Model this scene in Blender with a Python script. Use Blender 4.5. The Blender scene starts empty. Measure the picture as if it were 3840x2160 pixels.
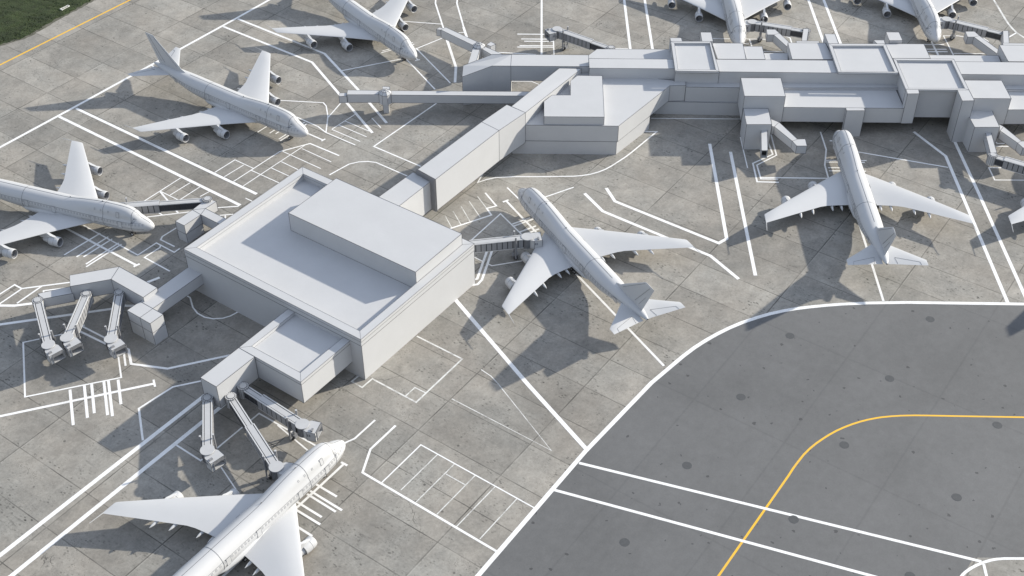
# Airport stands seen from the air: terminal blocks, jet bridges and parked airliners. All measures are metres.
PRISMS = [["pier_terminal","wall",12.05,0,[[-90.9,271.87],[-38.59,234.76],[-10.52,273.63],[-62.86,310.9]]],["pier_terminal","roof_block",18.21,12.05,[[-62.97,283.14],[-25.63,256.91],[-13.81,273.37],[-51.2,299.83]]],["pier_terminal","annex_wall",10.8,4.35,[[-70.01,234.69],[-52.58,222.13],[-41.45,237.52],[-59.2,249.92]]],["pier_terminal","boarding_wing",11.8,4.35,[[-70.01,234.69],[-65.45,231.29],[-73.31,220.62],[-77.88,223.86]]],["link_corridor","low_section",14.3,4.3,[[-41.67,291.95],[-35.38,287.4],[-23.77,303.76],[-29.52,308.19]]],["link_corridor","tall_section",15.7,4.3,[[-28.03,307.57],[-22.47,302.47],[-3.84,328.35],[-9.27,333.24]]],["link_corridor","middle_section",15.7,4.3,[[-9.27,333.24],[-3.84,328.35],[4.5,338.48],[-1.38,343.18]]],["link_corridor","far_section",[15.62,15.62,13.0,13.0],4.3,[[0.1,342.28],[4.5,338.6],[23.65,369.63],[16.3,370.11]]],["link_corridor","expansion_joint",15.92,4.2,[[-28.22,307.72],[-22.31,302.3],[-22.39,302.2],[-28.3,307.62]]],["link_corridor","expansion_joint",15.6,4.2,[[-28.2,307.53],[-22.5,302.3],[-22.6,302.19],[-28.3,307.41]]],["link_corridor","expansion_joint",15.88,4.2,[[-28.38,307.48],[-22.53,302.12],[-22.61,302.03],[-28.46,307.39]]],["link_corridor","expansion_joint",15.6,4.2,[[-28.38,307.33],[-22.68,302.1],[-22.77,302.0],[-28.47,307.23]]],["link_corridor","expansion_joint",15.84,4.2,[[-28.52,307.27],[-22.72,301.96],[-22.8,301.88],[-28.59,307.19]]],["hub_building","upper_wall",10.97,5.0,[[4.22,338.57],[34.21,337.79],[52.94,362.0],[58.23,362.0],[58.5,364.52],[26.85,370.78],[19.63,369.54]]],["hub_building","lower_wall",5.0,0,[[0.17,338.59],[33.88,337.79],[45.83,352.69],[45.83,366.69],[14.17,364.59]]],["hub_building","roof_block",13.97,10.97,[[10.41,338.81],[29.55,338.44],[30.34,363.37],[22.06,363.69],[19.64,360.35],[19.31,351.5],[13.27,351.55],[10.6,347.8]]],["concourse_hall","side_terrace",10.5,4.9,[[58.26,361.85],[76.74,361.26],[76.74,370.26],[58.26,370.85]]],["concourse_hall","terrace_base",4.9,0,[[48.21,361.96],[77.45,360.6],[77.45,369.6],[48.21,370.96]]],["wing_building","end_block",[11.3,13.5,13.5,13.5,13.5,11.3],0,[[-16.49,367.56],[-6.41,370.92],[-0.11,370.79],[0.18,378.41],[-6.4,378.55],[-16.33,374.89]]],["wing_building","bridge_section",13.5,7.8,[[-0.11,370.79],[26.24,370.24],[26.48,377.85],[0.18,378.41]]],["concourse_hall","west_hall",14.95,0,[[26.17,366.83],[55.67,366.12],[56.29,372.23],[26.26,373.01]]],["concourse_hall","main_hall",14.95,0,[[67.16,364.23],[195.71,360.65],[198.23,368.77],[67.92,372.17]]],["concourse_hall","low_roof",11.6,0,[[26.41,378.81],[55.33,377.88],[55.1,384.77],[29.85,385.15],[26.8,381.12]]],["concourse_hall","low_roof",11.6,0,[[86.71,377.35],[94.72,377.11],[95.52,381.87],[86.63,382.03]]],["concourse_hall","low_roof",11.6,0,[[143.36,375.62],[167.07,375.14],[167.52,379.69],[143.51,380.23]]],["lounge_block#1","wall",14.0,0,[[70.04,373.95],[79.62,373.75],[80.07,384.49],[69.45,384.66]]],["lounge_block#2","wall",13.2,0,[[80.05,375.11],[86.47,374.97],[86.7,383.66],[80.2,383.8]]],["lounge_block#3","wall",14.5,0,[[95.04,372.82],[109.0,372.62],[108.3,383.57],[95.44,383.81]]],["lounge_block#3","rear_porch",12.0,0,[[99.53,388.17],[107.58,387.97],[107.59,389.26],[99.63,389.42]]],["lounge_block#4","wall",13.0,0,[[129.88,375.71],[142.81,375.52],[142.99,385.23],[129.64,385.57]]],["roof_cube","wall",14.0,0,[[131.04,385.98],[135.64,386.04],[135.72,391.72],[131.23,391.85]]],["lounge_block#5","wall",14.5,0,[[167.5,370.76],[183.87,370.34],[183.4,381.25],[167.74,381.73]]],["lounge_block#5","rear_porch",12.0,0,[[170.9,385.86],[185.67,385.43],[185.96,387.02],[171.22,387.46]]],["boarding_corridor#1","corridor",7.5,4.4,[[103.64,397.42],[105.5,397.41],[107.73,406.03],[105.86,406.29]]],["boarding_corridor#2","end_cabin",7.3,4.4,[[92.19,402.28],[94.45,402.26],[96.75,403.25],[95.66,406.1],[92.44,406.17]]],["boarding_corridor#2","corridor",7.3,4.4,[[94.45,402.26],[98.11,392.96],[99.99,394.34],[96.75,403.25]]],["boarding_corridor#3","corridor",7.5,4.4,[[174.91,395.25],[176.95,395.14],[179.34,404.09],[177.48,404.25]]],["boarding_corridor#4","end_cabin",7.3,4.4,[[163.61,400.17],[165.86,400.15],[168.1,400.94],[167.2,404.06],[163.86,404.09]]],["boarding_corridor#4","corridor",7.3,4.4,[[165.86,400.15],[170.73,388.11],[172.74,389.01],[168.1,400.94]]],["roof_tower#1","wall",15.1,0,[[54.62,364.54],[69.21,364.0],[68.79,383.91],[55.1,384.02]]],["roof_tower#1","pillar",15.85,0,[[54.92,382.74],[58.83,382.71],[58.74,385.12],[54.81,385.15]]],["roof_tower#1","pillar",15.85,0,[[65.6,382.66],[69.4,382.63],[69.47,388.8],[65.77,388.97]]],["roof_tower#2","wall",15.1,0,[[108.64,363.27],[128.52,362.69],[128.48,381.79],[108.97,382.04]]],["roof_tower#2","pillar",15.85,0,[[108.61,380.81],[112.1,380.78],[112.15,387.25],[108.54,387.55]]],["roof_tower#2","pillar",15.85,0,[[125.25,380.59],[128.01,380.57],[128.16,383.01],[124.52,383.04]]],["roof_tower#3","wall",15.1,4.5,[[128.45,352.36],[148.85,351.88],[149.16,371.53],[128.85,372.03]]],["roof_tower#3","pillar",15.85,4.5,[[127.94,348.53],[131.76,348.58],[132.1,351.07],[128.02,351.1]]],["roof_tower#3","pillar",15.85,0,[[144.38,344.16],[148.3,344.29],[148.33,350.63],[144.57,350.7]]],["concourse_terrace#1","deck",10.0,4.42,[[88.31,350.05],[128.11,349.0],[128.15,364.39],[89.33,362.96]]],["concourse_terrace#1","ledge",10.8,10.0,[[89.28,360.57],[129.23,360.24],[129.23,366.24],[89.28,366.57]]],["concourse_terrace#1","support_pillar",10.02,0,[[109.1,347.8],[115.08,347.76],[115.12,349.34],[109.19,349.51]]],["concourse_terrace#2","deck",10.0,4.42,[[158.75,347.99],[173.83,347.96],[175.19,361.7],[159.53,361.81]]],["concourse_terrace#2","ledge",10.8,10.0,[[162.91,358.99],[177.05,358.56],[177.05,364.56],[162.91,364.99]]],["gate_house#1","upper_block",14.3,4.5,[[75.68,350.04],[88.96,349.74],[89.31,361.0],[76.07,361.22]]],["gate_house#1","lower_block",9.65,0,[[75.54,340.45],[83.64,340.39],[83.94,349.79],[75.83,349.97]]],["gate_house#1","stub",7.3,4.5,[[78.91,329.15],[80.88,329.13],[82.52,340.59],[80.54,340.6]]],["gate_house#1","kink",7.3,4.4,[[84.39,342.81],[85.14,342.65],[87.09,345.28],[84.71,347.26]]],["gate_house#1","corridor",7.3,4.4,[[85.14,342.65],[89.46,334.35],[91.37,335.35],[87.09,345.28]]],["gate_house#1","end_cabin",7.3,4.4,[[90.42,331.62],[93.69,331.6],[93.84,335.45],[91.37,335.35],[89.46,334.35]]],["gate_house#2","upper_block",14.4,4.5,[[149.33,347.94],[161.52,347.69],[161.71,358.75],[149.35,359.05]]],["gate_house#2","lower_block",9.6,0,[[148.22,338.44],[156.26,338.42],[156.54,347.84],[148.07,348.02]]],["gate_house#2","stub",7.3,4.5,[[150.58,327.3],[152.62,327.36],[154.11,338.55],[152.26,338.56]]],["gate_house#2","kink",7.3,4.4,[[157.28,339.83],[157.36,339.75],[159.17,342.24],[158.12,343.61]]],["gate_house#2","corridor",7.3,4.4,[[157.36,339.75],[160.82,332.84],[162.37,333.77],[159.17,342.24]]],["gate_house#2","end_cabin",7.3,4.4,[[161.64,330.05],[164.35,330.03],[164.92,333.82],[162.37,333.77],[160.82,332.84]]],["angled_jetty","upper_wall",6.6,3.33,[[-99.25,294.63],[-96.2,292.54],[-92.31,297.8],[-95.23,300.2]]],["angled_jetty","lower_wall",3.33,0,[[-99.25,294.63],[-96.2,292.54],[-92.31,297.8],[-95.23,300.2]]],["angled_jetty","link",6.6,3.2,[[-95.23,300.2],[-92.31,297.8],[-91.49,300.83]]],["angled_jetty","boarding_arm",6.6,3.2,[[-95.23,300.2],[-91.49,300.83],[-88.84,304.35],[-91.82,305.94]]],["angled_jetty","corridor",6.6,3.2,[[-92.31,297.8],[-84.56,292.15],[-83.04,294.68],[-91.49,300.83]]],["jetty_building","lounge",9.42,4.5,[[-121.0,261.92],[-110.47,264.89],[-109.46,270.32],[-122.35,266.66]]],["jetty_building","lounge",9.42,4.5,[[-110.47,264.89],[-99.92,257.18],[-97.0,261.22],[-109.46,270.32]]],["jetty_building","boarding_arm",7.1,4.2,[[-128.39,259.38],[-120.67,261.71],[-122.15,264.58],[-130.38,261.61]]],["jetty_building","corridor",7.87,4.3,[[-101.06,257.32],[-97.01,254.39],[-85.62,269.92],[-89.63,273.53]]],["jetty_building","upper_wall",7.87,4.39,[[-103.83,253.68],[-99.68,250.72],[-97.01,254.39],[-101.06,257.32]]],["jetty_building","lower_wall",4.39,0,[[-103.83,253.68],[-99.68,250.72],[-97.01,254.39],[-101.06,257.32]]],["jetty_building","upper_wall",7.87,4.39,[[-99.68,250.72],[-96.42,248.33],[-93.74,252.02],[-97.01,254.39]]],["jetty_building","lower_wall",4.39,0,[[-99.68,250.72],[-96.42,248.33],[-93.74,252.02],[-97.01,254.39]]],["west_walkway","corridor",7.3,4.2,[[-40.37,362.81],[6.11,361.81],[7.49,364.47],[-40.55,365.41]]],["west_walkway","corridor",7.3,4.2,[[-55.21,363.09],[-44.39,363.01],[-44.59,365.6],[-55.22,365.93]]],["west_walkway","end_cabin",6.9,4.3,[[-57.88,362.67],[-55.27,362.82],[-55.47,364.9],[-57.9,364.67]]],["west_walkway","service_box",7.2,4.2,[[-43.41,365.84],[-41.03,365.82],[-41.2,368.11],[-43.69,368.38]]],["north_walkway","corridor",7.3,4.2,[[-25.39,406.81],[-13.52,395.64],[-12.1,398.02],[-23.66,408.65]]],["north_walkway","end_cabin",6.9,4.3,[[-27.09,407.94],[-25.48,407.39],[-24.15,408.4],[-25.99,409.39]]],["north_walkway","west_leg",7.3,4.2,[[-15.04,382.69],[-12.08,384.68],[-11.0,392.88],[-13.48,393.92]]],["north_walkway","east_leg",7.3,4.2,[[-10.41,393.11],[-6.62,388.71],[-2.66,389.0],[-9.14,394.58]]],["north_walkway","service_box",7.4,0,[[-7.26,394.67],[-5.46,396.15],[-7.18,397.9],[-8.69,395.94]]]]
RINGS = [["pier_terminal","parapet",13.5,12.05,[[-90.9,271.87],[-38.59,234.76],[-10.52,273.63],[-62.86,310.9]],[[-87.61,272.43],[-39.07,237.83],[-13.69,273.21],[-62.28,307.48]]],["pier_terminal","coping",14.48,13.5,[[-90.99,271.87],[-38.56,234.67],[-10.43,273.63],[-62.89,310.99]],[[-87.52,272.43],[-39.1,237.92],[-13.78,273.21],[-62.25,307.39]]],["pier_terminal","annex_parapet",11.8,10.8,[[-70.01,234.69],[-52.58,222.13],[-41.45,237.52],[-59.2,249.92]],[[-66.87,235.24],[-53.11,225.49],[-43.42,238.78],[-57.19,248.64]]],["roof_tower#1","parapet",15.85,15.1,[[54.43,363.28],[68.98,362.75],[68.55,382.59],[54.91,382.69]],[[55.45,364.16],[67.95,363.82],[68.08,381.51],[56.0,381.69]]],["roof_tower#2","parapet",15.85,15.1,[[108.26,362.01],[128.08,361.45],[128.04,380.48],[108.59,380.72]],[[109.36,362.68],[126.94,362.21],[126.98,379.23],[109.69,379.37]]],["roof_tower#3","parapet",15.85,15.1,[[128.01,351.14],[148.34,350.67],[148.65,370.25],[128.4,370.75]],[[129.09,351.95],[147.29,351.61],[147.69,369.18],[129.31,369.66]]]]
HUBS = {"west_walkway":[-42.43,363.84],"north_walkway":[-11.38,394.85]}
JETBRIDGES = [["J1",[-129.67,258.86],[-121.72,241.04],[-119.1,238.32],0],["J2",[-117.05,261.55],[-117.59,243.8],[-114.97,241.04],0],["J3",[-108.07,262.05],[-105.85,243.22],[-103.31,240.47],0],["J4",[-76.45,221.37],[-73.26,203.89],[-70.54,201.23],0],["J5",[-70.65,221.92],[-55.98,198.5],[-53.29,198.03],0.42],["J6",[-68.14,225.48],[-51.49,212.22],[-48.67,211.43],0.27],["J7",[-12.11,283.23],[4.48,285.88],[7.54,286.31],0],["J8",[-91.63,304.92],[-118.88,301.65],[-121.58,302.73],0.52],["J9",[35.43,393.88],[16.75,407.35],[13.36,405.74],0.33],["J10",[106.86,405.61],[88.26,412.03],[85.75,412.0],0.24],["J11",[178.12,402.96],[159.74,413.51],[157.0,413.73],0.27],["J12",[151.18,326.42],[170.33,314.61],[174.69,316.4],0.12]]
MARKS = [["y",0.736,[[-210.46,353.12],[-183.71,395.72],[-148.11,444.3],[-109.37,500.26]]],["w",1.032,[[-185.03,318.82],[-167.65,343.3],[-149.8,367.2],[-128.57,396.22],[-104.43,429.19],[-94.18,443.53],[-77.52,466.6]]],["w",1.075,[[-148.76,366.69],[-79.49,316.97]]],["w",1.075,[[-153.18,361.59],[-83.71,311.16]]],["w",0.946,[[-103.64,428.98],[-67.81,402.77],[-53.22,377.74],[-41.9,356.9]]],["w",0.946,[[-108.16,423.11],[-71.67,396.71],[-46.18,350.94]]],["w",0.552,[[-129.27,395.03],[-62.05,346.74]]],["w",0.552,[[-62.65,346.2],[-61.44,347.52]]],["w",0.46,[[-84.43,351.68],[-77.55,361.05]]],["w",0.46,[[-80.37,351.02],[-74.19,359.4]]],["w",0.46,[[-78.33,350.61],[-72.35,358.98]]],["w",0.46,[[-76.79,347.47],[-69.5,357.58]]],["w",0.46,[[-76.22,346.45],[-68.7,356.52]]],["w",0.46,[[-73.56,361.44],[-64.73,354.89],[-61.68,351.29],[-51.25,343.88]]],["w",0.414,[[-79.86,371.33],[-64.61,369.69],[-63.37,367.58],[-62.06,360.94],[-61.7,351.52]]],["w",0.414,[[-61.93,360.53],[-58.64,369.23]]],["w",0.322,[[-59.9,353.26],[-52.95,362.36]]],["w",0.322,[[-56.15,358.29],[-47.37,351.98]]],["w",0.322,[[-57.67,355.64],[-47.97,348.67]]],["w",0.322,[[-59.88,353.1],[-49.82,345.88]]],["w",0.322,[[-47.14,360.02],[-43.64,354.1]]],["w",0.368,[[-89.31,335.73],[-94.67,328.66]]],["w",0.322,[[-89.28,335.58],[-82.54,330.73]]],["w",0.322,[[-86.05,332.74],[-91.2,326.28]]],["w",0.368,[[-75.57,340.15],[-87.83,323.72]]],["w",0.322,[[-67.81,343.77],[-84.41,321.28]]],["w",0.322,[[-83.23,329.78],[-73.38,322.87]]],["w",0.322,[[-76.94,331.02],[-70.73,326.54]]],["w",0.322,[[-74.24,334.51],[-68.21,329.97]]],["w",0.322,[[-74.51,340.3],[-61.1,330.58]]],["w",0.322,[[-68.44,341.85],[-58.1,334.25]]],["w",0.552,[[-75.77,340.08],[-66.19,344.83],[-55.89,337.75]]],["w",0.46,[[-57.92,327.07],[-54.49,330.69],[-52.17,333.03],[-49.29,334.19],[-46.33,334.47],[-43.63,333.86],[-33.14,326.33]]],["w",0.506,[[-29.08,331.54],[-45.09,342.99],[-25.6,369.16]]],["w",0.368,[[-114.22,313.04],[-110.07,318.68],[-104.97,325.74]]],["w",0.322,[[-109.94,318.68],[-103.66,314.25]]],["w",0.322,[[-106.47,316.57],[-101.4,323.19]]],["w",0.322,[[-102.84,314.24],[-97.92,320.94]]],["w",0.322,[[-96.97,315.81],[-94.54,318.35]]],["w",0.552,[[-109.87,318.35],[-101.99,307.23]]],["w",0.46,[[-111.84,305.29],[-98.61,307.92]]],["w",0.46,[[-90.66,309.98],[-84.15,310.69]]],["w",0.414,[[-89.16,306.08],[-85.11,306.65]]],["w",0.46,[[-87.43,306.0],[-87.17,304.44]]],["w",0.46,[[-108.47,307.81],[-106.53,306.28]]],["w",0.322,[[-82.67,314.88],[-80.13,313.08]]],["w",0.736,[[-144.46,307.34],[-133.88,299.56],[-109.01,282.13]]],["w",0.736,[[-109.95,281.65],[-108.43,282.97]]],["w",0.46,[[-129.55,301.36],[-109.91,287.02],[-105.67,292.73],[-99.45,288.25],[-98.17,290.05]]],["w",0.46,[[-104.2,291.71],[-104.12,290.58],[-107.72,285.9],[-98.97,279.54]]],["w",0.506,[[-101.14,300.0],[-104.53,295.77],[-104.69,294.24],[-99.88,290.93]]],["w",0.552,[[-131.57,287.21],[-123.51,297.49]]],["w",0.552,[[-127.74,286.27],[-120.7,295.75]]],["w",0.552,[[-125.68,286.25],[-119.26,294.72]]],["w",0.552,[[-124.12,282.89],[-116.84,292.8]]],["w",0.552,[[-123.74,281.67],[-115.9,292.16]]],["w",0.946,[[-104.48,274.6],[-101.33,276.76]]],["w",0.946,[[-148.37,265.79],[-143.6,264.8],[-139.49,264.72],[-133.93,265.81]]],["w",0.506,[[-146.75,267.76],[-145.11,269.75],[-142.18,273.78],[-139.58,272.02],[-145.38,263.36]]],["w",0.552,[[-139.6,272.08],[-126.64,274.74]]],["w",0.552,[[-134.14,273.21],[-139.12,265.73]]],["w",0.506,[[-126.05,272.52],[-133.1,271.11],[-132.9,270.13]]],["w",0.946,[[-143.22,256.42],[-141.18,256.9],[-110.95,263.43],[-108.79,264.54],[-105.98,264.41]]],["w",0.46,[[-122.92,252.86],[-132.66,249.64],[-126.15,229.0],[-102.87,235.97],[-106.14,245.84]]],["w",0.552,[[-117.71,256.54],[-118.54,256.22],[-110.97,251.36]]],["w",0.644,[[-118.75,254.23],[-110.01,248.88]]],["w",0.736,[[-105.04,247.55],[-103.39,246.6],[-101.43,241.11],[-91.35,239.24],[-75.52,244.33]]],["w",0.552,[[-105.55,245.94],[-104.34,245.31],[-102.73,240.36]]],["w",0.46,[[-91.96,268.69],[-90.87,267.88],[-89.33,263.75],[-87.56,261.24],[-85.23,259.57],[-82.72,258.9],[-80.19,259.1],[-78.15,260.08],[-76.36,261.73]]],["w",0.774,[[-136.04,220.38],[-93.7,233.65]]],["w",0.552,[[-94.22,235.13],[-93.24,232.48]]],["w",0.731,[[-115.2,231.58],[-111.03,218.96]]],["w",0.731,[[-111.92,233.32],[-108.08,221.47]]],["w",0.731,[[-110.12,233.75],[-106.73,223.09]]],["w",0.731,[[-107.07,234.46],[-103.18,222.37]]],["w",0.731,[[-106.0,234.9],[-101.84,221.99]]],["w",0.731,[[-103.52,235.18],[-100.66,226.2]]],["w",0.552,[[-80.22,235.0],[-88.56,232.41],[-95.72,224.66],[-92.28,213.68]]],["w",1.161,[[-123.88,171.38],[-117.15,178.47],[-75.37,235.12]]],["w",1.161,[[-121.3,163.58],[-112.86,172.73],[-73.32,227.14]]],["w",0.46,[[-83.63,212.08],[-76.58,206.9],[-76.18,207.42]]],["w",0.46,[[-73.76,210.27],[-64.64,222.77],[-47.57,210.71]]],["w",0.414,[[-59.38,218.71],[-49.89,209.3]]],["w",0.322,[[-72.02,205.93],[-66.45,197.72]]],["w",0.506,[[-43.53,211.65],[-41.8,212.53],[-39.46,213.98],[-34.84,220.3]]],["w",0.644,[[-41.27,205.7],[-65.16,172.49],[-67.03,169.9]]],["w",0.644,[[-42.08,206.21],[-40.4,205.1]]],["w",0.598,[[-49.49,200.72],[-41.97,195.34]]],["w",0.598,[[-49.19,196.2],[-41.74,190.75]]],["w",0.598,[[-48.56,197.16],[-40.32,191.18]]],["w",0.598,[[-51.36,193.83],[-44.88,189.16]]],["w",0.598,[[-51.31,191.48],[-45.0,186.99]]],["w",0.598,[[-50.42,186.47],[-46.47,183.61]]],["w",0.598,[[-29.5,218.39],[-35.2,210.42],[-36.5,202.86],[-3.51,178.86]]],["w",0.35,[[-31.59,199.61],[-22.8,211.81],[5.18,191.6]]],["o",0.276,[[-26.81,197.31],[-18.55,208.55]]],["o",0.276,[[-22.95,193.63],[-14.2,205.51]]],["o",0.276,[[-17.91,189.81],[-9.11,201.79]]],["o",0.276,[[-13.12,186.26],[-4.1,198.43]]],["o",0.276,[[-7.66,182.58],[0.97,194.48]]],["o",0.276,[[-16.19,202.25],[-11.38,198.8]]],["o",0.276,[[-15.6,227.68],[9.57,209.75],[-3.73,233.11],[-5.6,235.92],[-8.25,238.42]]],["o",0.46,[[-40.5,236.13],[-42.06,234.17],[-39.17,231.95],[-36.76,235.12],[-24.77,226.49],[-13.37,242.49],[-25.97,251.51]]],["o",0.35,[[-27.64,228.79],[-25.41,231.82],[-22.37,229.82]]],["w",1.161,[[-16.77,267.95],[3.95,232.97],[18.15,210.32]]],["w",1.135,[[-9.94,169.34],[-7.93,172.23],[17.91,209.36],[36.33,233.18],[45.75,243.28],[49.13,246.56],[52.7,249.53],[55.87,251.89],[59.44,254.27],[63.39,256.52],[67.71,258.51],[71.62,260.09],[75.5,261.28],[79.35,262.2],[83.16,262.85],[87.72,263.49],[92.27,263.97],[99.78,264.43],[110.96,264.59],[122.03,264.3],[143.23,263.72],[155.14,263.43]]],["w",0.774,[[16.24,205.65],[106.16,175.66]]],["w",0.774,[[10.0,197.12],[80.54,171.82],[93.25,166.92]]],["y",0.534,[[39.91,162.15],[46.08,171.98],[66.82,201.4],[68.35,203.72],[69.83,205.71],[71.59,207.99],[73.54,210.07],[75.43,211.78],[77.44,213.37],[79.29,214.7],[81.27,215.99],[83.51,217.2],[85.73,218.23],[87.91,219.09],[90.07,219.77],[91.85,220.22],[93.61,220.58],[96.38,220.93],[98.78,221.1],[102.16,221.18],[105.51,221.11],[113.85,220.84],[129.73,220.38],[140.52,220.09]]],["w",0.69,[[99.41,170.37],[100.46,171.53],[101.01,172.16],[101.69,172.74],[102.52,173.33],[103.26,173.83],[104.06,174.28],[105.02,174.76],[106.04,175.21],[107.14,175.64],[108.14,175.96],[108.95,176.16],[109.98,176.33],[111.67,176.47],[118.81,176.44]]],["w",0.644,[[106.46,174.95],[106.15,171.69],[106.0,169.89]]],["o",0.276,[[-20.34,305.57],[-18.12,299.57]]],["o",0.276,[[-18.0,307.89],[-15.37,301.09]]],["o",0.276,[[-15.63,310.41],[-12.66,302.64]]],["o",0.276,[[-13.14,312.78],[-9.62,304.67]]],["o",0.276,[[-10.62,315.34],[-7.72,309.17]]],["w",0.552,[[-18.8,298.96],[-6.2,305.71],[-7.66,309.11],[-4.72,310.34],[-8.23,317.13]]],["w",0.644,[[-2.72,312.3],[-0.96,313.45]]],["w",0.69,[[-1.78,313.05],[40.22,239.56]]],["w",0.644,[[0.19,301.18],[5.82,304.38]]],["w",0.644,[[0.63,300.18],[6.72,303.76]]],["w",0.644,[[2.29,297.23],[7.34,300.23]]],["w",0.644,[[3.32,295.73],[8.25,298.79]]],["w",0.46,[[-12.44,292.85],[-3.41,306.36],[2.29,297.18],[3.32,295.49]]],["w",0.414,[[-11.33,285.71],[-8.68,283.63]]],["w",0.414,[[-6.92,282.3],[-5.83,281.46],[3.94,283.9]]],["w",0.731,[[-7.15,289.05],[-9.98,275.6],[-10.76,275.3]]],["w",0.731,[[-5.75,288.81],[-8.62,275.11],[-9.79,273.19],[-11.49,272.78]]],["w",0.46,[[-1.38,319.9],[2.75,313.05]]],["w",0.46,[[9.38,314.23],[19.48,319.94]]],["w",1.032,[[22.74,316.65],[27.87,307.43],[58.19,285.61],[64.99,275.05]]],["w",1.032,[[29.66,319.42],[31.95,312.48],[61.36,291.56],[64.0,293.69],[65.04,343.77]]],["w",1.032,[[71.25,339.14],[70.01,276.61]]],["w",0.506,[[102.65,350.59],[102.58,340.22],[100.45,331.38],[100.21,324.16],[78.79,324.75]]],["w",0.644,[[104.69,345.22],[106.32,345.21]]],["w",0.69,[[105.79,345.09],[104.25,265.31]]],["w",0.506,[[101.23,334.08],[114.36,333.82]]],["w",0.506,[[101.21,333.1],[113.54,332.79]]],["w",0.506,[[101.17,329.95],[111.17,329.71]]],["w",0.506,[[101.17,328.25],[112.83,327.94]]],["w",0.506,[[101.13,324.71],[114.31,324.23]]],["w",0.506,[[112.11,338.91],[139.6,329.86]]],["w",1.032,[[133.57,350.39],[140.46,336.18],[138.86,264.48]]],["w",1.032,[[145.65,346.7],[145.4,316.57],[144.47,260.15]]],["w",0.46,[[165.48,329.2],[152.5,329.65],[152.43,322.94],[163.44,322.72]]],["w",0.368,[[75.62,347.58],[75.48,329.96]]],["w",0.552,[[84.28,345.57],[84.74,337.54],[77.55,332.52],[77.4,322.44],[84.24,322.11]]],["w",0.506,[[85.97,349.07],[85.86,337.01],[78.68,331.55],[78.81,324.0],[84.14,323.82]]],["w",0.46,[[159.14,344.27],[159.17,343.35],[161.66,343.25]]],["w",0.506,[[158.15,341.67],[162.45,341.56]]],["w",0.414,[[47.07,359.1],[77.37,358.48]]],["w",1.032,[[115.48,453.08],[115.33,442.14],[114.94,406.6]]],["w",1.032,[[121.48,453.03],[121.22,442.09],[120.99,406.55]]],["w",0.46,[[74.18,412.65],[81.12,412.36]]],["w",0.46,[[85.89,412.32],[94.15,411.91]]],["w",0.506,[[88.06,412.06],[88.14,406.01]]],["w",0.552,[[84.66,408.83],[87.37,408.66]]],["w",0.46,[[91.58,403.13],[99.12,402.83]]],["w",0.506,[[101.72,414.3],[103.18,412.92],[103.15,409.02]]],["w",0.736,[[153.58,415.05],[154.67,410.64],[154.62,399.65]]],["w",0.644,[[151.25,407.71],[158.79,407.56]]],["w",0.644,[[151.12,404.31],[158.74,404.16]]],["w",0.644,[[151.16,402.55],[158.68,402.4]]],["w",0.46,[[167.45,413.17],[165.57,413.93],[160.2,414.02],[160.12,399.61]]],["w",0.46,[[160.49,401.25],[172.58,400.83]]],["w",0.414,[[174.4,412.19],[175.74,409.65]]],["o",0.774,[[187.1,444.79],[186.92,441.56],[186.93,434.65],[186.84,428.4],[186.88,423.55],[187.27,419.51],[187.88,416.27],[189.59,412.56],[193.27,406.95]]],["w",0.552,[[188.13,416.27],[184.14,412.85]]],["w",0.598,[[-29.18,445.49],[-29.17,440.64],[-25.35,421.44],[-23.53,412.22]]],["w",0.946,[[-23.68,412.51],[-19.75,393.1],[-19.74,382.58]]],["w",0.598,[[-20.76,445.42],[-20.87,440.58],[-17.65,421.38]]],["w",0.903,[[-17.81,421.89],[-15.66,410.5],[-14.01,401.88],[-12.92,395.34]]],["w",0.414,[[-40.84,426.63],[-26.11,424.28]]],["w",0.414,[[-19.53,417.7],[-17.22,418.08]]],["w",0.46,[[-35.61,405.27],[-25.54,413.7]]],["w",0.506,[[-60.98,390.58],[-39.09,398.98]]],["w",0.506,[[-38.14,399.25],[-26.58,378.07]]],["w",0.506,[[-34.54,406.03],[-21.36,382.15]]],["w",0.552,[[-46.71,414.65],[-33.64,398.28]]],["w",0.552,[[-34.6,397.55],[-32.92,398.28]]],["w",0.46,[[-47.32,403.27],[-35.6,409.4]]],["w",0.46,[[-47.02,404.5],[-36.16,410.66]]],["w",0.46,[[-42.97,410.23],[-37.77,413.11]]],["w",0.46,[[-43.56,411.69],[-38.61,414.79]]],["w",0.731,[[12.08,449.51],[11.05,401.5]]],["w",0.552,[[2.34,416.54],[13.87,416.25]]],["w",0.552,[[3.79,412.89],[15.74,412.6]]],["w",0.552,[[4.85,411.22],[15.59,410.94]]],["w",0.552,[[3.12,408.04],[15.51,407.75]]],["w",0.552,[[2.29,406.99],[15.48,406.69]]],["w",0.46,[[15.67,413.67],[15.57,401.28]]],["w",0.46,[[-5.36,403.33],[9.08,401.61]]],["w",0.322,[[-0.32,383.23],[7.14,383.08],[10.58,380.33]]],["w",0.946,[[44.16,449.25],[43.96,442.73],[43.53,404.28]]],["w",0.946,[[52.09,449.18],[51.92,442.66],[51.64,404.22]]],["w",0.414,[[37.72,405.66],[42.79,405.43]]],["w",0.506,[[44.35,351.1],[48.36,351.07],[39.04,338.99],[36.68,336.14],[34.38,333.77],[32.1,331.42],[29.86,329.46],[27.45,327.95],[25.08,326.88],[22.31,326.17],[19.56,325.83],[9.05,325.68],[0.64,325.74],[-5.24,325.21],[-7.95,324.22],[-10.65,322.67],[-8.65,328.92]]]]
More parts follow.
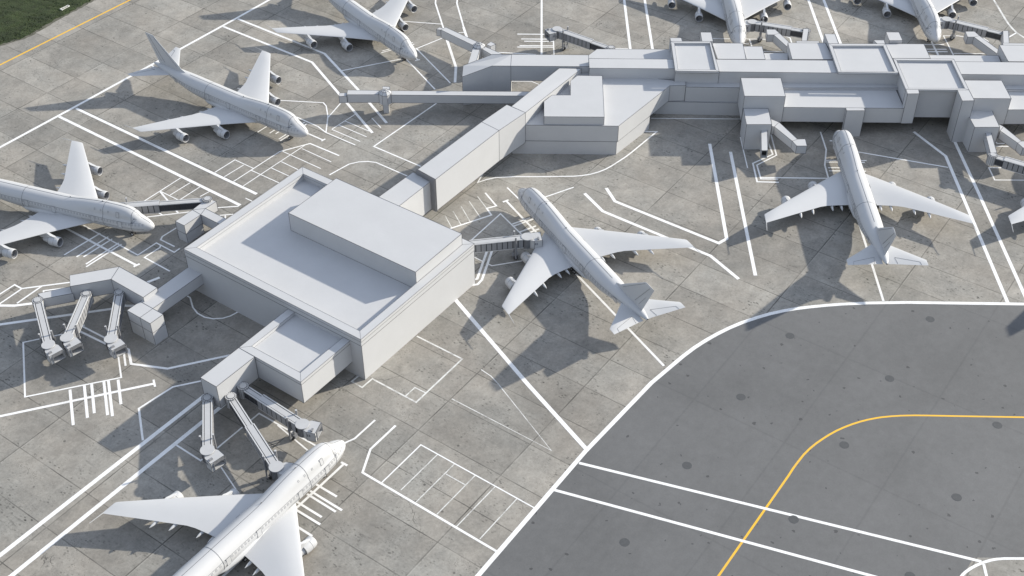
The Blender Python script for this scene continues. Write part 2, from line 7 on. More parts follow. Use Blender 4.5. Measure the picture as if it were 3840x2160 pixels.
TAXIWAY = [[-9.94,169.34],[17.91,209.36],[36.33,233.18],[45.75,243.28],[52.7,249.53],[59.44,254.27],[67.71,258.51],[75.5,261.28],[83.16,262.85],[92.27,263.97],[99.78,264.43],[110.96,264.59],[122.03,264.3],[155.14,263.43],[125.87,176.67],[104.67,176.78],[97.88,167.78]]
GRASS = [[-130.39,492.88],[-163.08,444.42],[-167.7,436.47],[-172.48,429.74],[-176.17,423.14],[-178.87,418.65],[-181.23,414.92],[-185.02,412.79],[-188.12,410.1],[-205.37,389.49],[-217.63,372.07]]
DISCS = [[59.01,227.94],[42.57,204.7],[82.29,211.21],[122.19,217.72],[105.62,194.4],[65.72,187.94],[89.05,171.74],[115.41,257.58],[75.61,251.08],[98.89,234.45],[25.69,181.46]]
FRAME = [[[-173.13,436.41],[-170.86,439.56],[-169.92,438.91],[-172.01,435.45]],[[-172.76,436.35],[-170.79,439.19],[-170.2,438.81],[-172.07,435.87]]]
AIRCRAFT = {"E":[2.5357,311.8838,2.0651],"F":[106.2874,343.2376,1.5577],"B":[-66.2281,342.8393,-0.6154],"A":[-33.784,391.228,-0.9209],"C":[-105.6611,294.0311,-0.3416],"D":[-41.1407,208.4712,0.9493],"G":[82.0232,399.0206,-1.608],"H":[153.3552,401.6386,-1.6074],"I":[180.678,340.485,1.5097]}
SUN_E, SKY_S, EXPO = 3.0, .1, 1.0

# ------------------------------------------------------------------ helpers
import bpy, bmesh, math, random
from mathutils import Vector, Matrix
random.seed(7)
SC = bpy.context.scene
COL = SC.collection
R = math.radians

def link(o, parent=None):
    COL.objects.link(o)
    if parent is not None:
        o.parent = parent
    return o

def tag(o, label=None, cat=None, group=None, kind=None):
    if label: o['label'] = label
    if cat: o['category'] = cat
    if group: o['group'] = group
    if kind: o['kind'] = kind
    return o

def empty(name, loc=(0, 0, 0), rz=0.0):
    o = bpy.data.objects.new(name, None)
    o.empty_display_size = 1
    o.location = loc
    o.rotation_euler = (0, 0, rz)
    return link(o)

class MB:
    """collects simple solids and links them as one mesh object"""
    def __init__(self):
        self.v, self.f, self.mi = [], [], []
    def add(self, vs, fs, mi=0):
        b = len(self.v)
        self.v += [tuple(p) for p in vs]
        self.f += [tuple(i + b for i in f) for f in fs]
        self.mi += [mi] * len(fs)
    def box(self, x0, x1, y0, y1, z0, z1, mi=0):
        self.add([(x0, y0, z0), (x1, y0, z0), (x1, y1, z0), (x0, y1, z0), (x0, y0, z1), (x1, y0, z1), (x1, y1, z1), (x0, y1, z1)],
                 [(0, 3, 2, 1), (4, 5, 6, 7), (0, 1, 5, 4), (1, 2, 6, 5), (2, 3, 7, 6), (3, 0, 4, 7)], mi)
    def prism(self, poly, z0, z1, mi=0):
        if area(poly) < 0:
            poly = poly[::-1]
            if isinstance(z1, (list, tuple)): z1 = z1[::-1]
        n = len(poly)
        zs = z1 if isinstance(z1, (list, tuple)) else [z1] * n
        vs = [(p[0], p[1], z0) for p in poly] + [(p[0], p[1], z) for p, z in zip(poly, zs)]
        fs = [tuple(range(n - 1, -1, -1)), tuple(range(n, 2 * n))] + [(i, (i + 1) % n, n + (i + 1) % n, n + i) for i in range(n)]
        self.add(vs, fs, mi)
    def ring(self, outer, inner, z0, z1, mi=0):
        n = len(outer)
        if area(outer) < 0: outer, inner = outer[::-1], inner[::-1]
        vs = [(p[0], p[1], z) for z in (z0, z1) for q in (outer, inner) for p in q]
        fs = []
        for i in range(n):
            j = (i + 1) % n
            fs += [(i, j, 2 * n + j, 2 * n + i), (n + j, n + i, 3 * n + i, 3 * n + j),
                   (2 * n + i, 2 * n + j, 3 * n + j, 3 * n + i), (j, i, n + i, n + j)]
        self.add(vs, fs, mi)
    def cyl(self, c, r, z0, z1, n=24, r1=None, mi=0):
        r1 = r if r1 is None else r1
        vs = [(c[0] + rr * math.cos(2 * math.pi * i / n), c[1] + rr * math.sin(2 * math.pi * i / n), z) for rr, z in ((r, z0), (r1, z1)) for i in range(n)]
        fs = [tuple(range(n - 1, -1, -1)), tuple(range(n, 2 * n))] + [(i, (i + 1) % n, n + (i + 1) % n, n + i) for i in range(n)]
        self.add(vs, fs, mi)
    def tube(self, a, b, r, n=8, r1=None, mi=0):
        a, b = Vector(a), Vector(b)
        r1 = r if r1 is None else r1
        d = (b - a).normalized()
        u = d.orthogonal().normalized(); w = d.cross(u)
        vs = [tuple(p + (u * math.cos(2 * math.pi * i / n) + w * math.sin(2 * math.pi * i / n)) * rr) for p, rr in ((a, r), (b, r1)) for i in range(n)]
        fs = [tuple(range(n - 1, -1, -1)), tuple(range(n, 2 * n))] + [(i, (i + 1) % n, n + (i + 1) % n, n + i) for i in range(n)]
        self.add(vs, fs, mi)
    def lathe(self, prof, n=24, cy=0.0, cz=0.0, close=False, mi=0):
        """prof: list of (x, r) turned about the x axis through (cy, cz)"""
        vs = [(x, cy + r * math.cos(2 * math.pi * i / n), cz + r * math.sin(2 * math.pi * i / n)) for x, r in prof for i in range(n)]
        fs = [(k * n + i, k * n + (i + 1) % n, (k + 1) * n + (i + 1) % n, (k + 1) * n + i) for k in range(len(prof) - 1) for i in range(n)]
        if close: fs += [tuple(range(n - 1, -1, -1)), tuple(range((len(prof) - 1) * n, len(prof) * n))]
        self.add(vs, fs, mi)
    def loft(self, rings, caps=True, mi=0):
        n = len(rings[0])
        vs = [p for r in rings for p in r]
        fs = [(k * n + i, k * n + (i + 1) % n, (k + 1) * n + (i + 1) % n, (k + 1) * n + i) for k in range(len(rings) - 1) for i in range(n)]
        if caps: fs += [tuple(range(n - 1, -1, -1)), tuple(range((len(rings) - 1) * n, len(rings) * n))]
        self.add(vs, fs, mi)
    def build(self, name, mats, parent=None, smooth=None):
        if not isinstance(mats, (list, tuple)): mats = [mats]
        me = bpy.data.meshes.new(name)
        bm = bmesh.new()
        bv = [bm.verts.new(p) for p in self.v]
        for f, mi in zip(self.f, self.mi):
            try:
                q = bm.faces.new([bv[i] for i in f]); q.material_index = mi
            except ValueError:
                pass
        bmesh.ops.recalc_face_normals(bm, faces=bm.faces[:])
        if smooth:
            for f in bm.faces: f.smooth = True
            for e in bm.edges:
                if len(e.link_faces) == 2 and e.calc_face_angle(0) > R(smooth): e.smooth = False
        bm.to_mesh(me); bm.free()
        for m in mats: me.materials.append(m)
        return link(bpy.data.objects.new(name, me), parent)

def area(poly):
    return sum(poly[i][0] * poly[(i + 1) % len(poly)][1] - poly[(i + 1) % len(poly)][0] * poly[i][1] for i in range(len(poly))) / 2

KIDS = {}
def copy_tree(o, parent=None):
    c = o.copy()
    link(c, parent)
    for ch in KIDS.get(o.name, ()):
        copy_tree(ch, c)
    return c

# ------------------------------------------------------------------ materials
class NT:
    def __init__(self, name):
        self.m = bpy.data.materials.new(name); self.m.use_nodes = True
        self.t = self.m.node_tree; self.t.nodes.clear()
        self.out = self.t.nodes.new('ShaderNodeOutputMaterial')
        self.b = self.t.nodes.new('ShaderNodeBsdfPrincipled')
        self.t.links.new(self.b.outputs[0], self.out.inputs[0])
    def n(self, kind, ins=None, **props):
        nd = self.t.nodes.new(kind)
        for k, v in props.items(): setattr(nd, k, v)
        for k, v in (ins or {}).items():
            s = nd.inputs[k]
            if hasattr(v, 'is_linked') or isinstance(v, bpy.types.NodeSocket): self.t.links.new(v, s)
            else: s.default_value = v
        return nd
    def math(self, op, a, b=0.0, c=None):
        d = {0: a, 1: b}
        if c is not None: d[2] = c
        return self.n('ShaderNodeMath', d, operation=op).outputs[0]
    def noise(self, vec, scale, detail=4, rough=.6, dist=0.0):
        return self.n('ShaderNodeTexNoise', {'Vector': vec, 'Scale': scale, 'Detail': detail, 'Roughness': rough, 'Distortion': dist}).outputs[0]
    def ramp(self, fac, a, b, ca=0.0, cb=1.0):
        return self.n('ShaderNodeMapRange', {0: fac, 1: a, 2: b, 3: ca, 4: cb}).outputs[0]
    def mul(self, col, fac):   # colour * value
        return self.n('ShaderNodeVectorMath', {0: col, 'Scale': fac}, operation='SCALE').outputs[0]
    def mix(self, fac, a, b):
        nd = self.t.nodes.new('ShaderNodeMix'); nd.data_type = 'RGBA'
        for k, v in ((0, fac), (6, a), (7, b)):
            s = nd.inputs[k]
            if isinstance(v, bpy.types.NodeSocket): self.t.links.new(v, s)
            else: s.default_value = v if k == 0 else (tuple(v) + (1,) if len(v) == 3 else v)
        return nd.outputs[2]
    def bump(self, h, strength, dist):
        bp = self.n('ShaderNodeBump', {'Height': h, 'Strength': strength, 'Distance': dist})
        self.t.links.new(bp.outputs[0], self.b.inputs['Normal'])
    def set(self, col=None, rough=None, **k):
        if col is not None:
            if isinstance(col, bpy.types.NodeSocket): self.t.links.new(col, self.b.inputs['Base Color'])
            else: self.b.inputs['Base Color'].default_value = tuple(col) + (1,)
        if rough is not None:
            if isinstance(rough, bpy.types.NodeSocket): self.t.links.new(rough, self.b.inputs['Roughness'])
            else: self.b.inputs['Roughness'].default_value = rough
        for kk, v in k.items(): self.b.inputs[kk.replace('_', ' ')].default_value = v
        return self.m

def plain(name, col, rough=.6, var=.06, scale=.6, metallic=0.0, fine=0.0):
    """a colour with slight uneven weathering"""
    t = NT(name)
    p = t.n('ShaderNodeNewGeometry').outputs['Position']
    f = t.ramp(t.noise(p, scale, 5), .3, .7, 1 - var, 1 + var)
    if fine:
        f = t.math('MULTIPLY', f, t.ramp(t.noise(p, 3.1, 3), .25, .75, 1 - fine, 1 + fine))
    t.set(t.mul(tuple(col), f), rough, Metallic=metallic)
    return t.m

def ground_uv(t):
    p = t.n('ShaderNodeNewGeometry').outputs['Position']
    a = R(54.3)
    u = t.n('ShaderNodeVectorMath', {0: p, 1: (math.cos(a), math.sin(a), 0)}, operation='DOT_PRODUCT').outputs['Value']
    v = t.n('ShaderNodeVectorMath', {0: p, 1: (math.sin(a), -math.cos(a), 0)}, operation='DOT_PRODUCT').outputs['Value']
    return p, u, v

def concrete():
    t = NT('apron_concrete')
    p, u, v = ground_uv(t)
    uv = t.n('ShaderNodeCombineXYZ', {0: u, 1: v}).outputs[0]
    cu = t.math('DIVIDE', t.math('SUBTRACT', u, 137.4), 12.38)
    cv = t.math('DIVIDE', t.math('SUBTRACT', v, -145.8), 25.64)
    wob = t.math('MULTIPLY', t.math('SUBTRACT', t.noise(uv, .35, 3), .5), .14)
    def line(c, pitch):
        fr = t.math('SUBTRACT', c, t.math('ROUND', c))
        return t.math('ADD', t.math('MULTIPLY', fr, pitch), wob)
    du, dv = line(cu, 12.38), line(cv, 25.64)
    au, av = t.math('ABSOLUTE', du), t.math('ABSOLUTE', dv)
    jn = t.ramp(t.noise(uv, .09, 4), .32, .68, .25, 1.05)
    ju = t.math('MULTIPLY', t.ramp(au, .07, .17, 1, 0), jn)
    jv = t.math('MULTIPLY', t.ramp(av, .09, .21, 1, 0), jn)
    j = t.math('MAXIMUM', ju, jv)
    # light lip beside the joint
    lip = t.math('MULTIPLY', t.ramp(t.math('ABSOLUTE', t.math('SUBTRACT', dv, .33)), .04, .16, 1, 0), t.ramp(t.noise(uv, .05, 2), .45, .6, 0, .7))
    cell = t.n('ShaderNodeCombineXYZ', {0: t.math('FLOOR', cu), 1: t.math('FLOOR', cv)}).outputs[0]
    wn = t.n('ShaderNodeTexWhiteNoise', {'Vector': cell}).outputs[0]
    tone = t.ramp(wn, 0, 1, .86, 1.1)
    big = t.math('MULTIPLY', t.ramp(t.noise(uv, .022, 5, .62), .32, .68, .84, 1.14), t.ramp(t.noise(uv, .075, 6, .7, .8), .35, .66, .86, 1.08))
    mid = t.ramp(t.noise(uv, .25, 6, .7, .6), .28, .74, .8, 1.16)
    fin = t.ramp(t.noise(uv, 1.2, 5, .78), .27, .73, .8, 1.18)
    f = t.math('MULTIPLY', t.math('MULTIPLY', tone, big), t.math('MULTIPLY', mid, fin))
    # brushed streaks along the slabs
    st = t.n('ShaderNodeCombineXYZ', {0: t.math('MULTIPLY', u, 1.5), 1: t.math('MULTIPLY', v, .16)}).outputs[0]
    sn = t.ramp(t.noise(st, 1.0, 5, .7), .56, .72, 0, 1)
    sm = t.ramp(t.noise(uv, .05, 4), .48, .62, 0, .5)
    f = t.math('MULTIPLY', f, t.math('SUBTRACT', 1.0, t.math('MULTIPLY', sn, sm)))
    # dark pits in clusters
    st2 = t.n('ShaderNodeCombineXYZ', {0: t.math('MULTIPLY', u, 1.0), 1: t.math('MULTIPLY', v, .62)}).outputs[0]
    pv = t.n('ShaderNodeTexVoronoi', {'Vector': st2, 'Scale': 1.25, 'Randomness': 1.0}, feature='F1').outputs['Distance']
    pm = t.ramp(t.noise(uv, .1, 6, .78, .6), .5, .66, 0, 1)
    pit = t.math('MULTIPLY', t.ramp(pv, .2, .34, 1, 0), pm)
    pv2 = t.n('ShaderNodeTexVoronoi', {'Vector': uv, 'Scale': 2.6}, feature='F1').outputs['Distance']
    pit2 = t.math('MULTIPLY', t.ramp(pv2, .18, .34, 1, 0), t.ramp(t.noise(uv, .15, 5, .75, .5), .5, .66, 0, .9))
    # form-tie holes at fairly even spacing
    hv = t.n('ShaderNodeTexVoronoi', {'Vector': uv, 'Scale': .16, 'Randomness': .55}, feature='F1').outputs['Distance']
    hole = t.ramp(hv, .034, .07, .9, 0)
    # long cracks
    wv = t.n('ShaderNodeVectorMath', {0: uv, 1: t.n('ShaderNodeVectorMath', {0: t.n('ShaderNodeTexNoise', {'Vector': uv, 'Scale': .22, 'Detail': 5}).outputs['Color'], 'Scale': 7.0}, operation='SCALE').outputs[0]}, operation='ADD').outputs[0]
    ce = t.n('ShaderNodeTexVoronoi', {'Vector': wv, 'Scale': .042}, feature='DISTANCE_TO_EDGE').outputs['Distance']
    crack = t.math('MULTIPLY', t.ramp(ce, .001, .0048, .7, 0), t.ramp(t.noise(uv, .045, 3), .57, .66, 0, 1))
    dark = t.math('MAXIMUM', t.math('MAXIMUM', t.math('MULTIPLY', pit, .9), t.math('MULTIPLY', pit2, .75)), t.math('MAXIMUM', t.math('MULTIPLY', hole, .7), crack))
    dark = t.math('MAXIMUM', dark, t.math('MULTIPLY', j, .8))
    hue = t.mix(t.ramp(t.noise(uv, .05, 4), .35, .65), CONC_A, CONC_B)
    col = t.mul(hue, t.math('ADD', f, t.math('MULTIPLY', lip, .3)))
    col = t.mix(dark, col, (.035, .034, .03))
    t.set(col, .82)
    h = t.math('SUBTRACT', t.math('MULTIPLY', fin, .25), dark)
    t.bump(h, .35, .08)
    return t.m

def taxi_concrete():
    t = NT('taxiway_concrete')
    p, u, v = ground_uv(t)
    uv = t.n('ShaderNodeCombineXYZ', {0: u, 1: v}).outputs[0]
    cu = t.math('DIVIDE', t.math('SUBTRACT', u, 137.4), 37.14)
    cv = t.math('DIVIDE', t.math('SUBTRACT', v, -145.8), 25.64)
    def line(c, pitch): return t.math('ABSOLUTE', t.math('MULTIPLY', t.math('SUBTRACT', c, t.math('ROUND', c)), pitch))
    wob = t.math('MULTIPLY', t.noise(uv, .5, 3), .4)
    j = t.math('MAXIMUM', t.ramp(t.math('ADD', line(cu, 37.14), wob), .15, .6, 1, 0), t.ramp(t.math('ADD', line(cv, 25.64), wob), .15, .6, 1, 0))
    f = t.math('MULTIPLY', t.ramp(t.noise(uv, .028, 6, .65, .5), .32, .68, .86, 1.1), t.ramp(t.noise(uv, .4, 6, .75), .3, .7, .91, 1.08))
    f = t.math('MULTIPLY', f, t.ramp(t.noise(uv, 2.2, 4, .85), .25, .75, .9, 1.1))
    wv = t.n('ShaderNodeVectorMath', {0: uv, 1: t.n('ShaderNodeVectorMath', {0: t.n('ShaderNodeTexNoise', {'Vector': uv, 'Scale': .9, 'Detail': 4}).outputs['Color'], 'Scale': 1.3}, operation='SCALE').outputs[0]}, operation='ADD').outputs[0]
    pv = t.n('ShaderNodeTexVoronoi', {'Vector': wv, 'Scale': .36}, feature='F1')
    rad = t.ramp(t.n('ShaderNodeSeparateColor', {0: pv.outputs['Color']}).outputs[0], .25, 1, .0, .17)
    pit = t.math('LESS_THAN', pv.outputs['Distance'], rad)
    dark = t.math('MAXIMUM', t.math('MULTIPLY', pit, .62), t.math('MULTIPLY', j, .17))
    col = t.mix(dark, t.mul(TAXI, f), (.03, .03, .035))
    t.set(col, .75)
    t.bump(t.math('SUBTRACT', t.noise(uv, 2.0, 4), dark), .2, .05)
    return t.m

def paint(name, col, wear):
    t = NT(name)
    p = t.n('ShaderNodeNewGeometry').outputs['Position']
    n = t.math('MULTIPLY', t.noise(p, .35, 4), t.noise(p, 3.5, 5, .75))
    w = t.ramp(n, .26 - .02, .36, 0, wear)
    t.set(t.mix(w, col, (.3, .29, .27)), .6)
    return t.m

def grass_mat():
    t = NT('grass_blades')
    p = t.n('ShaderNodeNewGeometry').outputs['Position']
    a = t.ramp(t.noise(p, .12, 6, .7), .35, .68)
    b = t.ramp(t.noise(p, .9, 5, .75), .35, .65)
    c = t.mix(a, (.014, .029, .008), (.045, .072, .018))
    c = t.mix(t.math('MULTIPLY', b, .55), c, (.034, .036, .014))
    t.set(c, .95)
    t.bump(t.noise(p, 1.5, 5, .7), .8, .5)
    return t.m

def dirt_mat():
    t = NT('bare_verge')
    p = t.n('ShaderNodeNewGeometry').outputs['Position']
    a = t.ramp(t.noise(p, .3, 6, .75), .35, .65)
    t.set(t.mix(a, (.16, .15, .13), (.07, .075, .045)), .95)
    return t.m

CONC_A = (.338, .314, .279); CONC_B = (.300, .291, .268); TAXI = (.138, .140, .143)
M = dict(
    concrete=concrete(), taxi=taxi_concrete(), grass=grass_mat(), dirt=dirt_mat(),
    white=paint('white_paint', (.88, .88, .88), .25), worn=paint('worn_white_paint', (.72, .72, .7), .9), yellow=paint('yellow_paint', (.86, .5, .035), .2),
    wall=plain('white_render', (.52, .527, .542), .75, .025, .15, fine=.02),
    trim=plain('dark_edge_trim', (.05, .052, .06), .6),
    joint=plain('ribbed_grey_metal', (.17, .175, .19), .5),
    paint=plain('aircraft_paint', (.55, .557, .57), .42, .015, .2),
    metal=plain('bare_metal', (.34, .34, .35), .38, .06, metallic=.7),
    seam=plain('panel_seam', (.10, .104, .115), .6),
    outline=plain('door_outline', (.29, .295, .31), .6),
    glass=plain('window_glass', (.2, .21, .235), .2),
    pane=plain('cabin_pane', (.47, .477, .495), .3),
    dark=plain('dark_interior', (.025, .026, .03), .7),
    tyre=plain('tyre_rubber', (.05, .05, .052), .8),
    jlight=plain('bridge_roof', (.49, .495, .505), .55, .04),
    jrail=plain('bridge_rail', (.56, .565, .575), .5, .04),
    jpanel=plain('bridge_panel', (.29, .295, .31), .5, .05),
    jdark=plain('bridge_dark_frame', (.03, .031, .036), .55),
    jglaze=plain('bridge_dark_glazing', (.055, .058, .066), .25),
    jmid=plain('bridge_grey_steel', (.24, .245, .26), .5, .06),
    manhole=plain('worn_disc', (.078, .082, .088), .8, .1, 1.5),
)

# ------------------------------------------------------------------ ground
def sheet(name, poly, z, mat, kind='structure'):
    mb = MB()
    if area(poly) < 0: poly = poly[::-1]
    mb.add([(p[0], p[1], z) for p in poly], [tuple(range(len(poly)))])
    o = mb.build(name, mat)
    tag(o, kind=kind)
    return o
o = sheet('apron', [(-2600, -600), (2600, -600), (2600, 5200), (-2600, 5200)], 0, M['concrete'])
sheet('taxiway', TAXIWAY, .006, M['taxi'])
# grass: a rough raised mat with a ragged edge, and the bare verge along it
edge = GRASS[:-2]
def offset(poly, d):
    out = []
    for i, p in enumerate(poly):
        a = poly[max(i - 1, 0)]; b = poly[min(i + 1, len(poly) - 1)]
        tx, ty = b[0] - a[0], b[1] - a[1]; l = math.hypot(tx, ty)
        out.append((p[0] + ty / l * d, p[1] - tx / l * d))
    return out
def dense(poly, step):
    out = []
    for a, b in zip(poly, poly[1:]):
        n = max(1, int(math.hypot(b[0] - a[0], b[1] - a[1]) / step))
        out += [(a[0] + (b[0] - a[0]) * k / n, a[1] + (b[1] - a[1]) * k / n) for k in range(n)]
    return out + [tuple(poly[-1])]
E2 = dense(GRASS, 1.2)
sgn = 1
inner = [(p[0] + random.uniform(-.5, .5), p[1] + random.uniform(-.5, .5)) for p in offset(E2, 0)]
test = offset(E2, 5)
# the grass lies on the far left side of the edge line
if test[len(test) // 2][0] < E2[len(E2) // 2][0]: sgn = 1
else: sgn = -1
far = [(E2[-1][0] - 500, E2[-1][1]), (E2[-1][0] - 500, 1500), (E2[0][0], 1500)]
mbv = MB(); vo = offset(E2, -sgn * 1.3); vo = [(p[0] + random.uniform(-.35, .35), p[1] + random.uniform(-.35, .35)) for p in vo]
vi = offset(E2, sgn * 3.0)
n = len(E2)
mbv.add([(p[0], p[1], .008) for p in vo] + [(p[0], p[1], .010) for p in vi], [(i, i + 1, n + i + 1, n + i) for i in range(n - 1)])
tag(mbv.build('verge', M['dirt']), kind='structure')
mg = MB()
gi = [(p[0], p[1], .02) for p in inner]
rows = [gi]
for d in (1.5, 3, 5, 8, 11, 15, 20, 26, 34, 45, 60, 80):
    q = offset(E2, sgn * d)
    rows.append([(p[0] + random.uniform(-.3, .3), p[1] + random.uniform(-.3, .3), .06 + random.uniform(.0, .3)) for p in q])
for a, b in zip(rows, rows[1:]):
    mg.add(a + b, [(i, i + 1, n + i + 1, n + i) for i in range(n - 1)])
# blades and tufts standing in the sward
for k in range(5200):
    i = random.randrange(n - 1); r = random.choice(rows[1:9])[i]
    x, y = r[0] + random.uniform(-2, 2), r[1] + random.uniform(-2, 2)
    h = random.uniform(.25, .7); a = random.uniform(0, 6.28); w = random.uniform(.12, .3)
    dx, dy = math.cos(a) * w, math.sin(a) * w
    mg.add([(x - dx, y - dy, .05), (x + dx, y + dy, .05), (x + random.uniform(-.2, .2), y + random.uniform(-.2, .2), h)], [(0, 1, 2)])
tag(mg.build('grass', M['grass']), kind='stuff')

# painted markings: every line is a mitred strip; crossing lines lie on different levels
def strip(pts, w):
    P = [Vector((p[0], p[1])) for p in pts]
    L, Rr = [], []
    for i, p in enumerate(P):
        d0 = (p - P[i - 1]).normalized() if i else None
        d1 = (P[i + 1] - p).normalized() if i < len(P) - 1 else None
        if d0 is None: d0 = d1
        if d1 is None: d1 = d0
        n0 = Vector((-d0.y, d0.x)); n1 = Vector((-d1.y, d1.x))
        nn = (n0 + n1)
        nn = nn.normalized() if nn.length > .05 else n0
        k = 1 / max(.45, nn.dot(n0))
        L.append(p + nn * w / 2 * k); Rr.append(p - nn * w / 2 * k)
    return L, Rr
levels = []
mk = {'w': MB(), 'o': MB(), 'y': MB()}
def segs_touch(a, b, c, d, m):
    def dist(p, q, r):
        v = q - p; t = max(0, min(1, (r - p).dot(v) / max(v.length_squared, 1e-9)))
        return (p + v * t - r).length
    if min(dist(a, b, c), dist(a, b, d), dist(c, d, a), dist(c, d, b)) < m: return True
    def s(p, q, r): return (q.x - p.x) * (r.y - p.y) - (q.y - p.y) * (r.x - p.x)
    return s(a, b, c) * s(a, b, d) < 0 and s(c, d, a) * s(c, d, b) < 0
placed = []
for c, w, pts in sorted(MARKS, key=lambda q: (q[0] != 'y', q[1])):
    V = [Vector(p) for p in pts]
    used = set()
    for V2, w2, l2 in placed:
        if any(segs_touch(V[i], V[i + 1], V2[k], V2[k + 1], (w + w2) * 1.1) for i in range(len(V) - 1) for k in range(len(V2) - 1)): used.add(l2)
    lv = max(used) + 1 if used else 0
    placed.append((V, w, lv))
    L, Rr = strip(pts, w)
    z = .012 + .004 * lv
    mk[c].add([(p.x, p.y, z) for p in L] + [(p.x, p.y, z) for p in Rr], [(i, i + 1, len(L) + i + 1, len(L) + i) for i in range(len(L) - 1)])
tag(mk['w'].build('stand_markings', M['white']), kind='structure')
tag(mk['o'].build('worn_markings', M['worn']), kind='structure')
tag(mk['y'].build('taxi_line_markings', M['yellow']), kind='structure')

fo, fi = FRAME
cx, cy = sum(p[0] for p in fo) / 4, sum(p[1] for p in fo) / 4
mb = MB(); mb.ring([(p[0] - cx, p[1] - cy) for p in fo], [(p[0] - cx, p[1] - cy) for p in fi], 0, .55)
o = mb.build('ground_frame', M['worn']); o.location = (cx, cy, 0)
tag(o, 'small white rectangular frame lying at the edge of the grass', 'frame')
DISC_LABELS = ['dark round disc in the taxiway left of the yellow curve, halfway down', 'dark round disc in the taxiway just above the upper white line',
 'dark round disc tucked inside the bend of the yellow line', 'dark round disc under the straight end of the yellow line', 'dark round disc right of the yellow line, alone in open taxiway',
 'dark round disc touching the underside of the upper white taxiway line', 'dark round disc cut by the bottom edge of the photo, between the two white lines',
 'dark round disc nearest the top edge of the taxiway, on the right', 'dark round disc below the curved white taxiway edge, higher on the left', 'dark round disc midway between the white edge and the yellow curve',
 'dark round disc below the lower white taxiway line']
for (x, y), lb in zip(DISCS, DISC_LABELS):
    mb = MB()
    a = random.uniform(0, 6)
    ringpts = [(1.2 * (1 + random.uniform(-.03, .03)) * math.cos(a + k * math.pi / 16), 1.2 * (1 + random.uniform(-.03, .03)) * math.sin(a + k * math.pi / 16)) for k in range(32)]
    mb.prism(ringpts, -.03, .03)
    o = mb.build('manhole_cover', M['manhole']); o.location = (x, y, 0)
    tag(o, lb, 'manhole cover', 'round discs set in the taxiway')

# ------------------------------------------------------------------ terminal buildings
INFO = {
 'pier_terminal': ('large square white terminal with a raised block on its sunken roof and a walled annex', 'terminal', None),
 'link_corridor': ('long white corridor joining the square terminal to the concourse', 'corridor', None),
 'hub_building': ('wide white building with an angled end wall and a notched block on its roof', 'building', None),
 'wing_building': ('white wing bent at one end with an open passage under it', 'building', None),
 'concourse_hall': ('long straight white concourse hall running out of the photo at the right', 'concourse', None),
 'lounge_block#1': ('flat white rear block right beside the first parapet tower', 'building', 'rear blocks behind the concourse'),
 'lounge_block#2': ('small flat white rear block between a larger block and the low roof strip', 'building', 'rear blocks behind the concourse'),
 'lounge_block#3': ('flat white rear block left of the middle parapet tower, shaded on its right', 'building', 'rear blocks behind the concourse'),
 'lounge_block#4': ('flat white rear block beside the far right airliner nose gear', 'building', 'rear blocks behind the concourse'),
 'lounge_block#5': ('flat white rear block cut by the right edge of the photo', 'building', 'rear blocks behind the concourse'),
 'roof_cube': ('small white cube standing behind the parapets below the far right airliner', 'building', None),
 'boarding_corridor#1': ('short straight white corridor behind the concourse at the left rear jet bridge', 'corridor', 'rear boarding corridors'),
 'boarding_corridor#2': ('bent white corridor with a boxy end, behind the concourse near its middle', 'corridor', 'rear boarding corridors'),
 'boarding_corridor#3': ('short straight white corridor feeding the jet bridge at the top right', 'corridor', 'rear boarding corridors'),
 'boarding_corridor#4': ('bent white corridor with a boxy end, under the top right jet bridge', 'corridor', 'rear boarding corridors'),
 'roof_tower#1': ('square white tower with sunken roof, leftmost of the three on the concourse', 'tower', 'parapet towers on the concourse'),
 'roof_tower#2': ('square white tower with sunken roof, between two other towers', 'tower', 'parapet towers on the concourse'),
 'roof_tower#3': ('square white tower with two front piers, standing forward of the other towers', 'tower', 'parapet towers on the concourse'),
 'concourse_terrace#1': ('white raised deck along the concourse front on one slab pillar', 'terrace', 'decks along the concourse front'),
 'concourse_terrace#2': ('white raised deck cut by the right edge of the photo', 'terrace', 'decks along the concourse front'),
 'gate_house#1': ('stepped white gate house with an open stub and angled arm, left of the nose-in airliner', 'gate house', 'gate houses on the concourse front'),
 'gate_house#2': ('stepped white gate house near the right edge with a jet bridge on its stub', 'gate house', 'gate houses on the concourse front'),
 'angled_jetty': ('small two-storey white jetty in a T shape on the left side of the square terminal', 'jetty', None),
 'jetty_building': ('bent white jetty lounge on legs carrying three jet bridges', 'jetty', None),
 'west_walkway': ('long straight white elevated walkway with a domed hub on one column', 'walkway', None),
 'north_walkway': ('branching white elevated walkway with a domed hub and three arms', 'walkway', None),
}
roots, polys = {}, {}
for th, part, zt, zb, poly in PRISMS: polys.setdefault(th, []).append(poly)
def root_of(th):
    if th not in roots:
        ps = [p for q in polys[th] for p in q]
        cx, cy = sum(p[0] for p in ps) / len(ps), sum(p[1] for p in ps) / len(ps)
        e = empty(th.split('#')[0], (cx, cy, 0))
        lb, cat, gr = INFO[th]
        tag(e, lb, cat, gr)
        roots[th] = (e, cx, cy, MB())
    return roots[th]
def edge_bar(mb, a, b, w):
    a, b = Vector(a), Vector(b)
    d = (b - a)
    if d.length < .3: return
    mb.tube(a, b, w * .62, 4)
